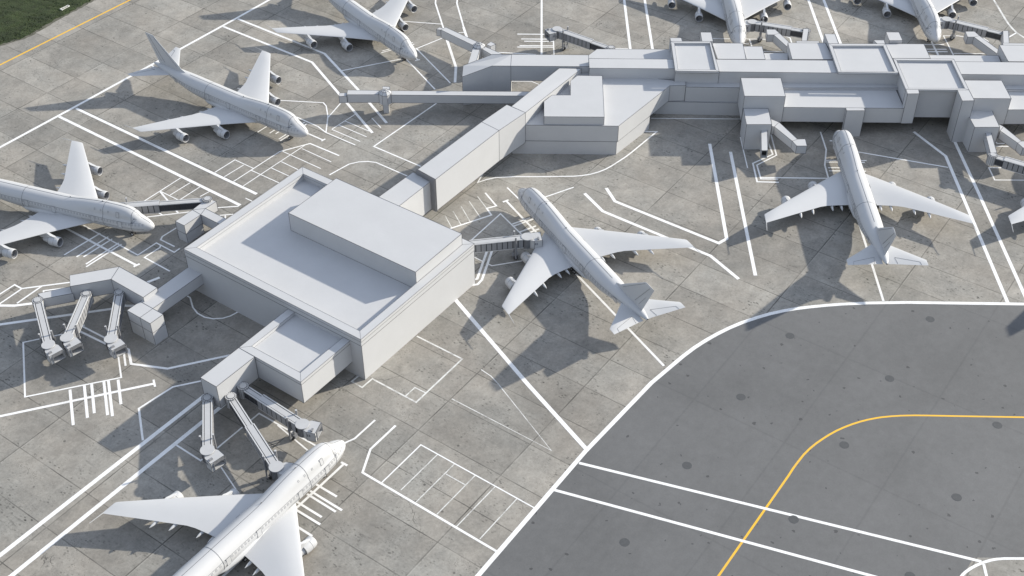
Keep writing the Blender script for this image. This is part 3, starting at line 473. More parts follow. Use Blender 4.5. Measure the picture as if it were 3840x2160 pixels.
def edges(mb, poly, zb, zt, w=.1, tops=True):
    n = len(poly)
    for i in range(n):
        p, q = poly[i], poly[(i + 1) % n]
        za, zq = (zt[i], zt[(i + 1) % n]) if isinstance(zt, list) else (zt, zt)
        edge_bar(mb, (*p, za), (*q, zq), w * random.uniform(.93, 1.05))
        if zb > .5: edge_bar(mb, (*p, zb), (*q, zb), w * random.uniform(.93, 1.05))
        o = poly[i - 1]
        v1, v2 = Vector((o[0] - p[0], o[1] - p[1])), Vector((q[0] - p[0], q[1] - p[1]))
        if v1.angle(v2) < R(138): edge_bar(mb, (*p, zb), (*p, za), w * random.uniform(.93, 1.05))
OPEN_END = {'stub'}
for th, part, zt, zb, poly in PRISMS:
    e, cx, cy, tr = root_of(th)
    P = [(p[0] - cx, p[1] - cy) for p in poly]
    mb = MB()
    mat = M['joint'] if part == 'expansion_joint' else M['wall']
    if part in OPEN_END:
        a, b, c, d = [Vector(p) for p in P]      # a,b front (open) end, c,d at the building
        t = .18
        inw = (b - a).normalized() * t
        mb.prism([tuple(a), tuple(b), tuple(c), tuple(d)], zt - .2, zt)
        mb.prism([tuple(a), tuple(b), tuple(c), tuple(d)], zb, zb + .2)
        mb.prism([tuple(a), tuple(a + inw), tuple(d + inw), tuple(d)], zb + .2, zt - .2)
        mb.prism([tuple(b - inw), tuple(b), tuple(c), tuple(c - inw)], zb + .2, zt - .2)
        mb.prism([tuple(a + inw + (d - a) * .12), tuple(b - inw + (c - b) * .12), tuple(b - inw + (c - b) * .16), tuple(a + inw + (d - a) * .16)], zb + .2, zt - .2, 1)  # near-black slab stands in for the unlit depth of the open stub
        mb.build(part, [M['wall'], M['dark']], e)
    else:
        mb.prism(P, zb, zt)
        mb.build(part, mat, e)
    if part != 'expansion_joint': edges(tr, P, zb, zt)
for th, part, zt, zb, outer, inner in RINGS:
    e, cx, cy, tr = root_of(th)
    O = [(p[0] - cx, p[1] - cy) for p in outer]; I = [(p[0] - cx, p[1] - cy) for p in inner]
    mb = MB(); mb.ring(O, I, zb, zt); mb.build(part, M['wall'], e)
    if part != 'parapet' or th != 'pier_terminal':
        edges(tr, O, zb, zt, .075); edges(tr, I, zb, zt, .06)
        for a, b in zip(O, I): edge_bar(tr, (*a, zt), (*b, zt), .06)
# domed hubs of the two walkways
for th, (hx, hy) in HUBS.items():
    e, cx, cy, tr = root_of(th)
    cx0, cy0 = hx - cx, hy - cy
    n = 8
    def octo(r): return [(cx0 + r * math.cos(math.pi / 8 + k * math.pi / 4), cy0 + r * math.sin(math.pi / 8 + k * math.pi / 4)) for k in range(n)]
    mb = MB(); mb.prism(octo(2.25), 3.9, 7.5); hb = mb.build('hub', M['wall'], e)
    mb = MB()
    r0, r1 = octo(2.3), octo(1.25)
    mb.add([(*p, 7.5) for p in r0] + [(*p, 8.35) for p in r1] + [(cx0, cy0, 8.6)], [(k, (k + 1) % 8, 8 + (k + 1) % 8, 8 + k) for k in range(8)] + [(8 + k, 8 + (k + 1) % 8, 16) for k in range(8)])
    mb.build('dome', M['wall'], hb)
    for k in range(8):
        edge_bar(tr, (*r0[k], 7.52), (*r0[(k + 1) % 8], 7.52), .09); edge_bar(tr, (*r0[k], 7.5), (*r1[k], 8.36), .08); edge_bar(tr, (*r1[k], 8.36), (*r1[(k + 1) % 8], 8.36), .08); edge_bar(tr, (*r1[k], 8.36), (cx0, cy0, 8.61), .08)
        edge_bar(tr, (*octo(2.27)[k], 3.9), (*octo(2.27)[k], 7.5), .08)
    mb = MB(); mb.box(cx0 - .95, cx0 + .95, cy0 - .95, cy0 + .95, 0, 3.9); mb.build('column', M['wall'], e)
    for sx in (-1, 1):
        for sy in (-1, 1): edge_bar(tr, (cx0 + sx * .95, cy0 + sy * .95, 0), (cx0 + sx * .95, cy0 + sy * .95, 3.9), .1)
for th, (e, cx, cy, tr) in roots.items():
    tr.build('edge_trim', M['trim'], e)

# ------------------------------------------------------------------ jet bridges
JB_LABEL = {
 'J1': 'leftmost of the three empty jet bridges below the jetty lounge', 'J2': 'middle one of the three jet bridges below the jetty lounge, sunlit panels on its side', 'J3': 'right one of the three jet bridges below the jetty lounge, shaded at its root',
 'J4': 'short straight jet bridge pointing down from the annex corner, its cab empty', 'J5': 'long two-section jet bridge docked at the lowest white airliner', 'J6': 'jet bridge under the annex reaching right, its cab open and empty',
 'J7': 'jet bridge from the square terminal wall docked at the centre airliner', 'J8': 'two-section dark-sided jet bridge behind the nose of the left edge airliner',
 'J9': 'empty dark jet bridge with its cab pointing left, behind the concourse', 'J10': 'jet bridge docked at the airliner above the concourse middle', 'J11': 'jet bridge docked at the airliner in the top right corner', 'J12': 'jet bridge on the gate house stub cut by the right edge of the photo'}
def add_wheel(mb, c, axis, r, w, mi=0):
    a = Vector(axis).normalized() * w / 2
    mb.tube(Vector(c) - a, Vector(c) + a, r, 14, mi=mi)
def jet_bridge(key, rot, disc, cab, split):
    d = Vector(disc) - Vector(rot); L = d.length; ang = math.atan2(d.y, d.x)
    e = empty('jet_bridge', (rot[0], rot[1], 0), ang)
    tag(e, JB_LABEL[key], 'jet bridge', 'jet bridges at the stands')
    c = Vector(cab) - Vector(disc); ca = math.atan2(c.y, c.x) - ang
    zb, zt = 4.1, 7.15
    if key != 'J7':
        mb = MB(); mb.cyl((0, 0), 1.48, 3.95, 7.2, 28); rt = mb.build('rotunda', M['jlight'], e, 35)
        mb = MB()
        mb.cyl((0, 0), 1.02, 7.2, 7.245, 28, mi=1); mb.cyl((0, 0), .92, 7.245, 7.34, 28)
        for k in range(16):
            a = k * math.pi / 8
            mb.tube((1.0 * math.cos(a), 1.0 * math.sin(a), 7.2), (1.46 * math.cos(a), 1.46 * math.sin(a), 7.2), .045, 4, mi=1)
            mb.tube((1.49 * math.cos(a), 1.49 * math.sin(a), 4.0), (1.49 * math.cos(a), 1.49 * math.sin(a), 7.15), .05, 4, mi=1)
        for k in range(28):
            a, b = k * math.pi / 14, (k + 1) * math.pi / 14
            mb.tube((1.49 * math.cos(a), 1.49 * math.sin(a), 7.2), (1.49 * math.cos(b), 1.49 * math.sin(b), 7.2), .05, 4, mi=1)
        mb.build('rotunda_cap', [M['jlight'], M['jdark']], rt)
    def tunnel(name, x0, x1, hw, b, t, dark):
        mb = MB()
        mb.box(x0, x1, -hw, hw, b, t - .18)                    # body
        tn = mb.build(name, M['jdark'], e)
        mb = MB()
        mb.box(x0 + .05, x1 - .05, -hw + .45, hw - .45, t - .178, t)       # middle roof sheet
        mb.build('roof_sheet', M['jlight'], tn)
        nb = max(2, int((x1 - x0) / 1.55))
        st = (x1 - x0) / nb
        for s in (-1, 1):
            mb = MB()
            y0, y1 = sorted((s * (hw + .05), s * (hw - .25)))
            mb.box(x0, x1, y0, y1, t - .175, t + .08)           # edge rail
            mb.build('roof_rail', M['jrail'], tn)
            # side wall: one sheet of bays between dark posts, pale rails top and bottom
            xsx = [x0]
            for k in range(nb): xsx += [x0 + k * st + .13, x0 + (k + 1) * st - .13]
            xsx.append(x1)
            zs = [b - .02, b + .24, b + .34, t - .42, t - .3, t - .19]
            y = s * (hw + .03)
            mb = MB()
            nx, nz = len(xsx), len(zs)
            vs = [(x, y, z) for z in zs for x in xsx]
            fs, mi = [], []
            for r in range(nz - 1):
                for c in range(nx - 1):
                    fs.append((r * nx + c, r * nx + c + 1, (r + 1) * nx + c + 1, (r + 1) * nx + c))
                    mi.append(2 if r == 0 else 0 if (r in (1, 3) or c % 2 == 0) else 2 if r == 4 else 1)
            # returns to the body so the sheet is a shallow tray
            k0 = len(vs)
            vs += [(x0, s * (hw - .01), zs[0]), (x1, s * (hw - .01), zs[0]), (x1, s * (hw - .01), zs[-1]), (x0, s * (hw - .01), zs[-1])]
            fs.append(tuple(range(nx)) + (k0 + 1, k0)); mi.append(2)
            mb.v, mb.f, mb.mi = vs, fs, mi
            mb.build('side_wall', [M['jdark'], M['jglaze'] if dark else M['jpanel'], M['jmid'] if dark else M['jrail']], tn)
        return tn
    xs, xe = (1.2 if key != 'J7' else 0), L - 1.3
    if split:
        xm = xs + (xe - xs) * split
        tunnel('inner_tunnel', xs, xm + .5, .96, zb + .25, zt - .3, True)
        tunnel('outer_tunnel', xm, xe, 1.18, zb, zt, False)
    else:
        tunnel('tunnel', xs, xe, 1.12, zb, zt, False)
    lx = L - 3.6
    for s in (-1, 1):
        mb = MB(); mb.tube((lx, s * 1.55, .9), (lx, s * 1.55, 8.5), .26, 14); mb.tube((lx, s * 1.55, 8.5), (lx, s * 1.55, 8.58), .29, 14, mi=1)
        mb.build('lift_column', [M['jmid'], M['jlight']], e, 40)
    mb = MB(); mb.box(lx - .35, lx + .35, -1.8, 1.8, 3.55, 3.95); mb.box(lx - .3, lx + .3, -1.75, 1.75, .75, 1.2); mb.box(lx - .9, lx + .9, -.7, .7, .55, 1.35); mb.box(lx - .15, lx + .15, -.2, .2, 1.1, 3.7)
    bg = mb.build('bogie', M['jmid'], e)
    for s in (-1, 1):
        mb = MB(); add_wheel(mb, (lx, s * 1.0, .62), (0, 1, 0), .62, .5); mb.build('wheel', M['tyre'], bg, 40)
    # cab rotunda and cab
    mb = MB(); mb.cyl((L, 0), 1.5, 3.9, 7.1, 32); cr = mb.build('cab_rotunda', M['jmid'], e, 30)
    mb = MB(); mb.cyl((L, 0), 1.75, 7.1, 7.32, 36); mb.build('cab_rotunda_cap', M['jlight'], cr, 30)
    mb = MB()
    for k in range(26):
        a = k * math.pi / 13
        mb.tube((L + 1.52 * math.cos(a), 1.52 * math.sin(a), 3.95), (L + 1.52 * math.cos(a), 1.52 * math.sin(a), 7.08), .05, 4)
    mb.build('slat', M['jdark'], cr)
    R3 = Matrix.Translation((L, 0, 0)) @ Matrix.Rotation(ca, 4, 'Z')
    x0, x1, hw, b, t = .5, 4.1, 2.0, 4.0, 6.95
    cb = MB()
    cb.prism([(x0, -1.3), (x0 + 1.3, -hw), (x1, -hw), (x1, hw), (x0 + 1.3, hw), (x0, 1.3)], t - .16, t)
    cb.prism([(x0, -1.3), (x0 + 1.3, -hw), (x1, -hw), (x1, hw), (x0 + 1.3, hw), (x0, 1.3)], b, b + .2)
    for s in (-1, 1):
        q = [(x0, s * 1.3), (x0 + 1.3, s * hw), (x1 - .6, s * hw), (x1 - .6, s * (hw - .15)), (x0 + 1.3, s * (hw - .15)), (x0, s * 1.12)]
        cb.prism(q, b + .2, t - .16)
    cb.box(x1 - .62, x1, -hw, -hw + .75, b + .2, t - .16)
    cb.box(x1 - .62, x1, hw - .2, hw, b + .2, t - .16)
    cb.box(x0 + .6, x0 + .8, -1.4, 1.4, b + .2, t - .16, 1)
    ct = cb.build('cab', [M['jlight'], M['dark']], e); ct.matrix_local = R3
    mb = MB()
    for k in range(4): mb.box(x1 + .01 + .06 * k, x1 + .05 + .06 * k, -hw + .8, hw - .1, t - .22 - .2 * k, t - .08 - .2 * k)
    mb.box(x1 - .05, x1 + .22, -hw + .7, -hw + .8, b + .1, t - .2); mb.box(x1 - .05, x1 + .22, hw - .1, hw, b + .1, t - .2)
    mb.build('canopy', M['jmid'], ct)
    mb = MB(); mb.box(x1 - 1.3, x1 - .8, -hw + .35, -hw + 1.3, t + .01, t + .42); mb.build('roof_unit', M['jmid'], ct)
    mb = MB(); mb.box(x1 - .003, x1 + .03, -hw + .15, -hw + .55, b + 1.3, b + 2.1)
    for s in (-1, 1):
        y0, y1 = sorted((s * (hw - .003), s * (hw + .03)))
        mb.box(x0 + 1.4, x0 + 1.75, y0, y1, b + 1.4, b + 2.2); mb.box(x0 + 1.9, x0 + 2.25, y0, y1, b + 1.4, b + 2.2)
    mb.build('cab_window', M['glass'], ct)
    mb = MB()
    for s in (-1, 1):
        for z in (b, t): mb.tube((x0 + 1.3, s * hw, z), (x1, s * hw, z), .05, 4)
        mb.tube((x1, s * hw, b), (x1, s * hw, t), .05, 4); mb.tube((x0 + 1.3, s * hw, b), (x0 + 1.3, s * hw, t), .05, 4)
    mb.tube((x1, -hw, t), (x1, hw, t), .05, 4); mb.tube((x1, -hw, b), (x1, hw, b), .05, 4)
    mb.build('cab_edge', M['jdark'], ct)
for row in JETBRIDGES: jet_bridge(*row)

# ------------------------------------------------------------------ airliner (local frame: nose tip over the origin, tail towards -X, left wing +Y)
def cr_interp(xs, ys, x):
    if x <= xs[0]: return ys[0]
    if x >= xs[-1]: return ys[-1]
    i = max(k for k in range(len(xs) - 1) if xs[k] <= x)
    h = xs[i + 1] - xs[i]; s = (x - xs[i]) / h
    def slope(k):
        if k == 0 or k == len(xs) - 1:
            k2 = min(k, len(xs) - 2); return (ys[k2 + 1] - ys[k2]) / (xs[k2 + 1] - xs[k2])
        a = (ys[k] - ys[k - 1]) / (xs[k] - xs[k - 1]); b = (ys[k + 1] - ys[k]) / (xs[k + 1] - xs[k])
        return 0 if a * b <= 0 else 2 * a * b / (a + b)
    m0, m1 = slope(i) * h, slope(i + 1) * h
    return (2 * s ** 3 - 3 * s * s + 1) * ys[i] + (s ** 3 - 2 * s * s + s) * m0 + (-2 * s ** 3 + 3 * s * s) * ys[i + 1] + (s ** 3 - s * s) * m1
FX = [0, .3, 1, 2.2, 4, 6, 9, 13, 44, 50, 56, 62, 67, 70, 71.0]
FT = [5.1, 5.6, 6.2, 6.9, 7.65, 8.3, 8.8, 8.95, 8.95, 8.95, 8.95, 8.87, 8.65, 8.25, 7.95]
FB = [4.85, 4.3, 3.7, 3.12, 2.66, 2.38, 2.2, 2.15, 2.15, 2.65, 3.9, 5.35, 6.55, 7.2, 7.5]
FW = [.12, .72, 1.35, 1.98, 2.58, 2.95, 3.25, 3.35, 3.35, 3.3, 2.85, 2.1, 1.3, .62, .3]
HX = [3.0, 4.2, 5.2, 6.2, 7.5, 10, 14, 18, 22, 26, 30]
HT = [6.9, 8.1, 9.0, 9.65, 10.1, 10.38, 10.42, 10.25, 9.85, 9.3, 8.8]
HR = [1.2, 1.6, 2.0, 2.2, 2.35, 2.5, 2.55, 2.6, 2.7, 2.8, 2.8]
def sect(x, a):
    """point of the fuselage skin at station x and angle a (0 = left side, 90 deg = crown)"""
    zt, zb, hw = cr_interp(FX, FT, x), cr_interp(FX, FB, x), cr_interp(FX, FW, x)
    zc, hh = (zt + zb) / 2, (zt - zb) / 2
    ca, sa = math.cos(a), math.sin(a)
    r = 1 / math.sqrt((ca / hw) ** 2 + (sa / hh) ** 2)
    if 3.0 < x < 30 and sa > 0:
        ht, hr = cr_interp(HX, HT, x), cr_interp(HX, HR, x)
        dz = ht - hr - zc
        disc = hr * hr - (dz * ca) ** 2
        if disc > 0:
            r2 = dz * sa + math.sqrt(disc)
            if r2 > 0:
                k = .25
                r = max(r, r2) + max(0, k - abs(r - r2)) ** 2 / (4 * k)
    return Vector((-x, r * ca, zc + r * sa))
def skin(x, a):
    p = sect(x, a)
    dx = sect(x + .05, a) - sect(x - .05, a); da = sect(x, a + .01) - sect(x, a - .01)
    nrm = da.cross(dx)
    nrm.normalize()
    c = Vector((p.x, 0, 5.5))
    if nrm.dot(p - c) < 0: nrm = -nrm
    return p, nrm
def ang_at(x, z, side):
    best = min((abs(sect(x, a).z - z), a) for a in [R(-60 + k * .5) for k in range(290)])
    return best[1] if side > 0 else math.pi - best[1]

AIR = empty('airliner')
def part(o, parent):
    KIDS.setdefault(parent.name, []).append(o); return o
stations = [0, .1, .3, .6, 1, 1.5, 2.2, 3, 3.6, 4.2, 4.8, 5.4, 6, 6.8, 7.6, 9, 11, 13, 15, 17, 19, 21, 23, 25, 27, 29, 30.5] + [33 + 2.2 * k for k in range(6)] + [46 + 1.25 * k for k in range(20)] + [70.4, 70.8, 71]
mb = MB(); mb.loft([[tuple(sect(x, 2 * math.pi * k / 56)) for k in range(56)] for x in stations])
FUS = part(mb.build('fuselage', M['paint'], AIR, 50), AIR)
# wing-to-body fairing
fx = [19, 21, 24, 28, 33, 38, 43, 46.5]
fw = [2.2, 3.1, 3.55, 3.75, 3.8, 3.75, 3.3, 2.0]; fz0 = [3.0, 2.3, 1.9, 1.75, 1.75, 1.8, 2.1, 3.0]; fz1 = [4.2, 4.7, 5.0, 5.2, 5.2, 5.1, 4.7, 3.9]
mb = MB(); mb.loft([[(-x, w * math.copysign(abs(math.cos(a)) ** .7, math.cos(a)), (z0 + z1) / 2 + (z1 - z0) / 2 * math.sin(a)) for a in [2 * math.pi * k / 28 for k in range(28)]] for x, w, z0, z1 in zip(fx, fw, fz0, fz1)])
part(mb.build('belly_fairing', M['paint'], AIR, 50), AIR)

PROF = [(0, 0), (.012, .2), (.05, .42), (.14, .72), (.3, .95), (.45, 1.0), (.65, .72), (.85, .32), (1, .02), (1, -.02), (.85, -.12), (.65, -.3), (.45, -.5), (.3, -.56), (.14, -.5), (.05, -.34), (.012, -.18)]
def foil(xle, xte, y, z, th, vertical=False):
    c = xte - xle
    if vertical:
        return [(-(xle + c * u), th / 2 * math.copysign(1, w) * (abs(w) if w > 0 else abs(w)) if True else 0, z) for u, w in [(0, 0), (.02, .4), (.08, .7), (.25, 1), (.5, .95), (.75, .55), (1, .06), (1, -.06), (.75, -.55), (.5, -.95), (.25, -1), (.08, -.7), (.02, -.4)]]
    return [(-(xle + c * u), y, z + th / 2 * w) for u, w in PROF]
WS = [(1.5, 19.2, 37.6, 3.45, 2.1), (3.4, 20.8, 38.0, 3.6, 1.95), (7, 24.05, 38.6, 3.95, 1.5), (10.5, 27.2, 39.3, 4.25, 1.25), (12.6, 29.1, 40.0, 4.4, 1.1), (14.5, 30.8, 41.0, 4.52, 1.0), (20, 35.7, 43.85, 4.85, .75), (26, 41.1, 46.95, 5.15, .5), (30.1, 44.8, 49.05, 5.33, .36), (30.45, 45.3, 49.24, 5.35, .12)]
for s in (1, -1):
    mb = MB(); mb.loft([foil(a, b, s * y, z, th) for y, a, b, z, th in WS])
    w = part(mb.build('wing', M['paint'], AIR, 55), AIR)
    for y, xt, z in ((5.9, 38.4, 3.45), (8.9, 38.95, 3.75), (15.2, 41.35, 4.25), (19.2, 43.45, 4.5)):
        m2 = MB(); m2.lathe([(-(xt - 3.4), .02), (-(xt - 3.0), .25), (-(xt - 1.8), .42), (-xt, .42), (-(xt + 1.0), .3), (-(xt + 1.75), .1), (-(xt + 2.0), .01)], 14, s * y, z - .25)
        part(m2.build('flap_fairing', M['paint'], w, 60), w)
    m2 = MB(); m2.tube((-48.9, s * 30.35, 5.35), (-52.8, s * 30.7, 5.2), .1, 6, .06)
    part(m2.build('tip_probe', M['jrail'], w), w)
    m2 = MB()
    for k in range(2): m2.box(-23.6 - k * .75, -23.1 - k * .75, s * 6.0 - .02 if s > 0 else -5.98 - k * .7, s * 6.02 if s > 0 else -5.9 - k * .7, 3.8, 4.0)
    # engines and pylons
    for (ex, ey, ez, wx, wz) in ((25.12, 12.18, 1.75, 28.8, 4.35), (33.77, 21.95, 2.49, 37.45, 4.95)):
        m2 = MB()
        m2.lathe([(-ex - .02, 1.30), (-ex + .06, 1.36), (-ex - .08, 1.44), (-ex - .5, 1.5), (-ex - 1.5, 1.52), (-ex - 2.6, 1.46), (-ex - 3.4, 1.36), (-ex - 3.42, 1.28), (-ex - 2.9, 1.2)], 30, s * ey, ez)
        m2.lathe([(-ex - .02, 1.30), (-ex - .5, 1.22), (-ex - 1.3, 1.2), (-ex - 1.32, .05)], 30, s * ey, ez, mi=1)
        m2.lathe([(-ex - 2.9, 1.02), (-ex - 3.6, 1.0), (-ex - 4.6, .82), (-ex - 5.5, .62), (-ex - 5.52, .5), (-ex - 5.2, .45)], 26, s * ey, ez)
        en = part(m2.build('engine', [M['paint'], M['jmid']], AIR, 50), AIR)
        m2 = MB(); m2.lathe([(-ex + .02, 1.29), (-ex + .085, 1.365), (-ex - .12, 1.465)], 30, s * ey, ez); part(m2.build('inlet_lip', M['jrail'], en, 60), en)
        m2 = MB(); m2.lathe([(-ex - .55, .01), (-ex - .75, .16), (-ex - 1.2, .34), (-ex - 1.29, .36)], 16, s * ey, ez)
        for k in range(20):
            a = k * math.pi / 10
            m2.add([(-ex - 1.15, s * ey + .3 * math.cos(a), ez + .3 * math.sin(a)), (-ex - 1.05, s * ey + 1.17 * math.cos(a + .05), ez + 1.17 * math.sin(a + .05)), (-ex - 1.2, s * ey + 1.17 * math.cos(a + .25), ez + 1.17 * math.sin(a + .25)), (-ex - 1.25, s * ey + .3 * math.cos(a + .25), ez + .3 * math.sin(a + .25))], [(0, 1, 2, 3)])
        part(m2.build('fan', M['jmid'], en, 40), en)
        m2 = MB(); m2.lathe([(-ex - 5.1, .5), (-ex - 5.7, .34), (-ex - 6.4, .06), (-ex - 6.45, .01)], 18, s * ey, ez); part(m2.build('exhaust_cone', M['metal'], en, 60), en)
        m2 = MB()
        for xx, rr in ((ex + 1.35, 1.525), (ex + 3.3, 1.39)):
            m2.lathe([(-xx, rr), (-xx - .035, rr + .02), (-xx - .07, rr)], 30, s * ey, ez)
        part(m2.build('cowl_seam', M['seam'], en), en)
        m2 = MB()
        rings = []
        for xx, zl, zh, hw in ((ex + .7, ez + 1.4, ez + 1.5, .05), (ex + 1.4, ez + 1.1, ez + 1.8, .42), (ex + 2.6, ez + .9, ez + 2.1, .52), (wx - .3, ez + .8, wz + .02, .42), (wx + .7, ez + .7, wz + .14, .32), (wx + 2.5, ez + .6, wz - .05, .25), (wx + 4.5, ez + 1.2, wz - .15, .12), (wx + 5.5, wz - .6, wz - .3, .03)):
            rings.append([(-xx, s * ey - hw, zl), (-xx, s * ey + hw, zl), (-xx, s * ey + hw * .8, zh), (-xx, s * ey - hw * .8, zh)])
        m2.loft(rings); part(m2.build('pylon', M['paint'], AIR, 40), AIR)
    # tailplane
    mb = MB(); mb.loft([foil(60.0, 70.2, s * .8, 6.95, .9), foil(61.3, 70.35, s * 2.2, 7.12, .8), foil(65.5, 71.3, s * 6.6, 7.68, .5), foil(69.5, 72.15, s * 10.95, 8.2, .25), foil(69.95, 72.21, s * 11.25, 8.23, .08)])
    h = part(mb.build('tailplane', M['paint'], AIR, 55), AIR)
    m2 = MB()
    def hp(xf, y):   # point on the upper skin
        i = [2.2, 6.6, 10.95]
        le = cr_interp(i, [61.3, 65.5, 69.5], y); te = cr_interp(i, [70.35, 71.3, 72.15], y); z = cr_interp(i, [7.12, 7.68, 8.2], y); th = cr_interp(i, [.8, .5, .25], y)
        return (-(le + (te - le) * xf), s * y, z + th / 2 * cr_interp([.65, .85, 1], [.72, .32, .02], xf) + .03)
    m2.tube(hp(.68, 2.9), hp(.66, 9.3), .03, 4); m2.tube(hp(.68, 2.9), hp(.98, 3.3), .03, 4); m2.tube(hp(.66, 9.3), hp(.98, 9.5), .03, 4)
    part(m2.build('elevator_seam', M['seam'], h), h)
# fin
mb = MB()
mb.loft([foil(53.5, 67.9, 0, 8.2, .5, True), foil(55.2, 68.2, 0, 8.95, .62, True), foil(57.4, 68.6, 0, 9.9, .85, True), foil(59.2, 69.3, 0, 11.5, .8, True), foil(64, 71.0, 0, 15.3, .58, True), foil(68.6, 72.65, 0, 19.0, .34, True), foil(69.1, 72.7, 0, 19.18, .1, True)])
FIN = part(mb.build('fin', M['paint'], AIR, 55), AIR)
mb = MB()
for s in (1, -1):
    def fp(xf, z):
        le = cr_interp([9.9, 11.5, 15.3, 19], [57.4, 59.2, 64, 68.6], z); te = cr_interp([9.9, 11.5, 15.3, 19], [68.6, 69.3, 71, 72.65], z); th = cr_interp([9.9, 11.5, 15.3, 19], [.85, .8, .58, .34], z)
        return (-(le + (te - le) * xf), s * (th / 2 * cr_interp([0, .08, .25, .5, .75, 1], [0, .7, 1, .95, .55, .06], xf) + .02), z)
    mb.tube(fp(.66, 10), fp(.66, 18.6), .045, 4); mb.tube(fp(.1, 10.4), fp(.12, 18.7), .045, 4)
    mb.tube(fp(.82, 10), fp(.86, 14.2), .035, 4)
part(mb.build('rudder_seam', M['seam'], FIN), FIN)
# tail cone exhaust
mb = MB(); mb.lathe([(-70.98, .02), (-71.02, .2), (-71.06, .2), (-71.06, .01)], 16, 0, 7.72); part(mb.build('tail_exhaust', M['dark'], FUS), FUS)
# panel seams round the body
def ring_seam(mb, x, a0=-100, a1=280, r=.05):
    pts = []
    k = a0
    while k <= a1:
        p, nr = skin(x, R(k)); pts.append(p + nr * .012); k += 8
    for a, b in zip(pts, pts[1:]): mb.tube(a, b, r, 4)
for xr in (5.9, 15.2, 43.6):
    mb = MB(); ring_seam(mb, xr, -40, 220); part(mb.build('body_seam', M['seam'], FUS), FUS)
mb = MB()
xs_ = [1.0 + .6 * k for k in range(88)]
pts = [skin(x, R(90))[0] + Vector((0, 0, .03)) for x in xs_]
for a, b in zip(pts, pts[1:]): mb.tube(a, b, .04, 4)
part(mb.build('crown_seam', M['seam'], FUS), FUS)
for s in (1, -1):
    for zz, x0, x1 in ((6.72, 3.2, 64.0), (4.95, 2.2, 24.0)):
        k = x0; pts = []
        while k <= x1:
            z = zz + (max(0, k - 50) * .05 if zz > 6 else 0)
            p, nr = skin(k, ang_at(k, z, s)); pts.append(p + nr * .012); k += 1.6
        mb = MB()
        for a, b in zip(pts, pts[1:]): mb.tube(a, b, .035, 4)
        part(mb.build('waterline_seam', M['seam'], FUS), FUS)
# cabin windows, doors, cockpit glazing
def frame_mesh(name, w, h, bar, mats, fill=True):
    mb = MB()
    if fill: mb.box(-w / 2, w / 2, -h / 2, h / 2, -.03, .012, 1)
    for y in (-h / 2, h / 2): mb.box(-w / 2 - bar / 2, w / 2 + bar / 2, y - bar / 2, y + bar / 2, -.03, .03)
    for x in (-w / 2, w / 2): mb.box(x - bar / 2, x + bar / 2, -h / 2 + bar / 2, h / 2 - bar / 2, -.03, .03)
    o = mb.build(name, mats, None); me = o.data; bpy.data.objects.remove(o); return me
WIN = frame_mesh('window', .4, .5, .055, [M['outline'], M['pane']])
DOOR = frame_mesh('door', 1.3, 2.1, .1, [M['outline'], M['paint']])
UPD = frame_mesh('upper_door', .95, 1.7, .1, [M['outline'], M['paint']])
def stick(me, name, x, z, s):
    p, nr = skin(x, ang_at(x, z, s))
    ax = Vector((1, 0, 0)); ax = (ax - nr * ax.dot(nr)).normalized(); up = nr.cross(ax)
    if up.z < 0: ax, up = -ax, -up
    o = bpy.data.objects.new(name, me); link(o, FUS)
    o.matrix_local = Matrix(((ax.x, up.x, nr.x, p.x), (ax.y, up.y, nr.y, p.y), (ax.z, up.z, nr.z, p.z), (0, 0, 0, 1)))
    return part(o, FUS)
ROWS = [(2.6, 8.5, 7), (10.5, 17.7, 8), (19.9, 31.3, 12), (33.7, 40.9, 8), (43.3, 57.2, 12)]
for s in (1, -1):
    for a, b, nn in ROWS:
        for k in range(nn): 
            x = a + (b - a) * k / (nn - 1)
            stick(WIN, 'window', x, 6.25 + max(0, x - 50) * .05, s)
    for x in (9.5, 18.8, 32.5, 42.1, 58.6): stick(DOOR, 'door', x, 5.75 + max(0, x - 50) * .05, s)
    stick(UPD, 'upper_door', 10.2, 8.55, s)
    for x in (13.4, 15.9, 18.0): stick(WIN, 'window', x, 8.9, s)
# cockpit glazing: a dark band split by light pillars
mb = MB()
for s in (1, -1):
    for (xa, aa), (xb, ab) in (((4.15, 84), (4.45, 60)), ((4.5, 57), (5.0, 38)), ((5.05, 36), (5.45, 26))):
        q = []
        for x, a, dx in ((xa, aa, 0), (xb, ab, 0), (xb, ab, .75), (xa, aa, .75)):
            p, nr = skin(x + dx, R(a) if s > 0 else math.pi - R(a)); q.append(p + nr * .02)
        mb.add(q, [(0, 1, 2, 3)])
part(mb.build('cockpit_window', M['glass'], FUS), FUS)
mb = MB()
for x in (16.0, 27.5):
    p = skin(x, R(90))[0]; mb.add([(p.x, -.03, p.z - .05), (p.x - .5, -.03, p.z - .05), (p.x - .5, -.03, p.z + .38), (p.x - .3, -.03, p.z + .38), (p.x, .03, p.z - .05), (p.x - .5, .03, p.z - .05), (p.x - .5, .03, p.z + .38), (p.x - .3, .03, p.z + .38)], [(0, 1, 2, 3), (4, 7, 6, 5), (0, 3, 7, 4), (1, 5, 6, 2), (2, 6, 7, 3), (0, 4, 5, 1)])
part(mb.build('antenna', M['seam'], FUS), FUS)
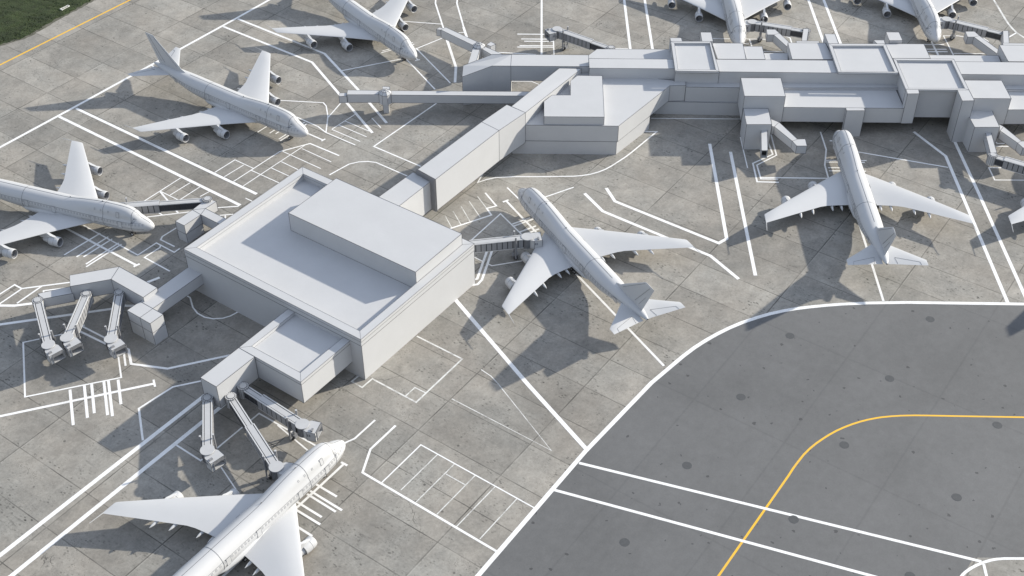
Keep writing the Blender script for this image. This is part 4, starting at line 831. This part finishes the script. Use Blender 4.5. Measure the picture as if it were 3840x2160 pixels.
# landing gear
def gear(name, x, y, wheels, top):
    mb = MB(); mb.tube((-x, y, .6), (-x, y, top), .19, 10)
    if name == 'nose_gear':
        mb.tube((-x + .1, y, .7), (-x + 1.7, y, top), .09, 8); mb.box(-x + .5, -x + 2.0, y + .75, y + .82, 1.9, 2.6); mb.box(-x + .5, -x + 2.0, y - .82, y - .75, 1.9, 2.6)
    else:
        mb.tube((-x - .85, y, .62), (-x + .85, y, .62), .15, 8); mb.tube((-x, y, 1.0), (-x + 1.3, y * .9, top), .1, 8)
    gr = part(mb.build(name, M['metal'], AIR, 40), AIR)
    for wx, wy in wheels:
        m2 = MB(); add_wheel(m2, (-x + wx, y + wy, .62), (0, 1, 0), .62, .42, 0); add_wheel(m2, (-x + wx, y + wy, .62), (0, 1, 0), .3, .46, 1)
        part(m2.build('wheel', [M['tyre'], M['jrail']], gr, 40), gr)
gear('nose_gear', 8.1, 0, [(0, .46), (0, -.46)], 2.6)
for x, y in ((33.3, 5.6), (33.3, -5.6), (36.6, 1.95), (36.6, -1.95)):
    gear('main_gear', x, y, [(a, b) for a in (-.75, .75) for b in (-.55, .55)], 3.3)
AIR_LABEL = {
 'E': 'white four-engine airliner at the centre, docked beside the square terminal', 'F': 'white airliner parked nose-in facing the concourse deck, tail towards the taxiway',
 'B': 'whole white airliner on the left, nose pointing right, tail over the white stand line', 'A': 'white airliner left of the branching walkway, tail cut off by the top edge',
 'C': 'white airliner cut by the left edge of the photo, nose by the small T-shaped jetty', 'D': 'brightly sunlit airliner at the bottom left, tail cut off by the bottom edge',
 'G': 'white airliner head-on above the concourse, nose tip hidden behind a rear block', 'H': 'white airliner head-on at the top right, with its nose gear visible by the small cube', 'I': 'white airliner at the right edge with only a wing tip in the photo'}
first = True
for k, (x, y, hd) in AIRCRAFT.items():
    o = AIR if first else copy_tree(AIR)
    first = False
    o.location = (x, y, 0); o.rotation_euler = (0, 0, hd)
    tag(o, AIR_LABEL[k], 'airplane', 'airliners parked at the stands')

# ------------------------------------------------------------------ light, sky, camera
SUN_AZ, SUN_EL = R(23.2), R(23.1)
ld = bpy.data.lights.new('sun', 'SUN'); ld.energy = SUN_E; ld.angle = R(.9); ld.color = (1.0, .93, .80)
so = bpy.data.objects.new('sun', ld); link(so)
sd = Vector((math.cos(SUN_EL) * math.cos(SUN_AZ), math.cos(SUN_EL) * math.sin(SUN_AZ), math.sin(SUN_EL)))
so.rotation_euler = (-sd).to_track_quat('-Z', 'Y').to_euler(); so.location = sd * 500
w = bpy.data.worlds.new('World'); SC.world = w; w.use_nodes = True
nt = w.node_tree; bg = nt.nodes['Background']
sky = nt.nodes.new('ShaderNodeTexSky'); sky.sky_type = 'NISHITA'; sky.sun_disc = False
sky.sun_elevation = SUN_EL; sky.sun_rotation = math.pi / 2 - SUN_AZ; sky.air_density = 1.0; sky.dust_density = .3; sky.ozone_density = 1.0
hs = nt.nodes.new('ShaderNodeHueSaturation'); hs.inputs['Saturation'].default_value = .5   # greys the sky so shaded faces turn less blue
nt.links.new(sky.outputs[0], hs.inputs['Color']); tc = nt.nodes.new('ShaderNodeTexCoord'); sx = nt.nodes.new('ShaderNodeSeparateXYZ'); nt.links.new(tc.outputs['Generated'], sx.inputs[0])
mr = nt.nodes.new('ShaderNodeMapRange'); mr.inputs[1].default_value = 0; mr.inputs[2].default_value = 1; mr.inputs[3].default_value = .22; mr.inputs[4].default_value = 1.9   # added weighting: dim horizon, bright zenith, darkens walls against roofs
nt.links.new(sx.outputs['Z'], mr.inputs[0])
vm = nt.nodes.new('ShaderNodeVectorMath'); vm.operation = 'SCALE'; nt.links.new(hs.outputs[0], vm.inputs[0]); nt.links.new(mr.outputs[0], vm.inputs['Scale'])
nt.links.new(vm.outputs[0], bg.inputs['Color']); bg.inputs['Strength'].default_value = SKY_S
cam = bpy.data.cameras.new('camera'); co = bpy.data.objects.new('camera', cam); link(co)
cam.sensor_width = 36; cam.lens = 4716.3 / 3840 * 36; cam.clip_end = 8000; cam.clip_start = 1
p_, r_ = R(40.636), R(-.224)
X0, F0, U0 = Vector((1, 0, 0)), Vector((0, math.cos(p_), -math.sin(p_))), Vector((0, math.sin(p_), math.cos(p_)))
X1 = X0 * math.cos(r_) + U0 * math.sin(r_); U1 = U0 * math.cos(r_) - X0 * math.sin(r_)
co.matrix_world = Matrix(((X1.x, U1.x, -F0.x, 0), (X1.y, U1.y, -F0.y, 0), (X1.z, U1.z, -F0.z, 233.0), (0, 0, 0, 1)))
SC.camera = co
SC.render.engine = 'CYCLES'
vs = SC.view_settings
vs.view_transform = 'Standard'; vs.look = 'None'; vs.gamma = 1; vs.exposure = EXPO; vs.use_curve_mapping = False
SC.cycles.max_bounces = 6; SC.cycles.diffuse_bounces = 4
SC.render.resolution_x, SC.render.resolution_y = 1024, 576
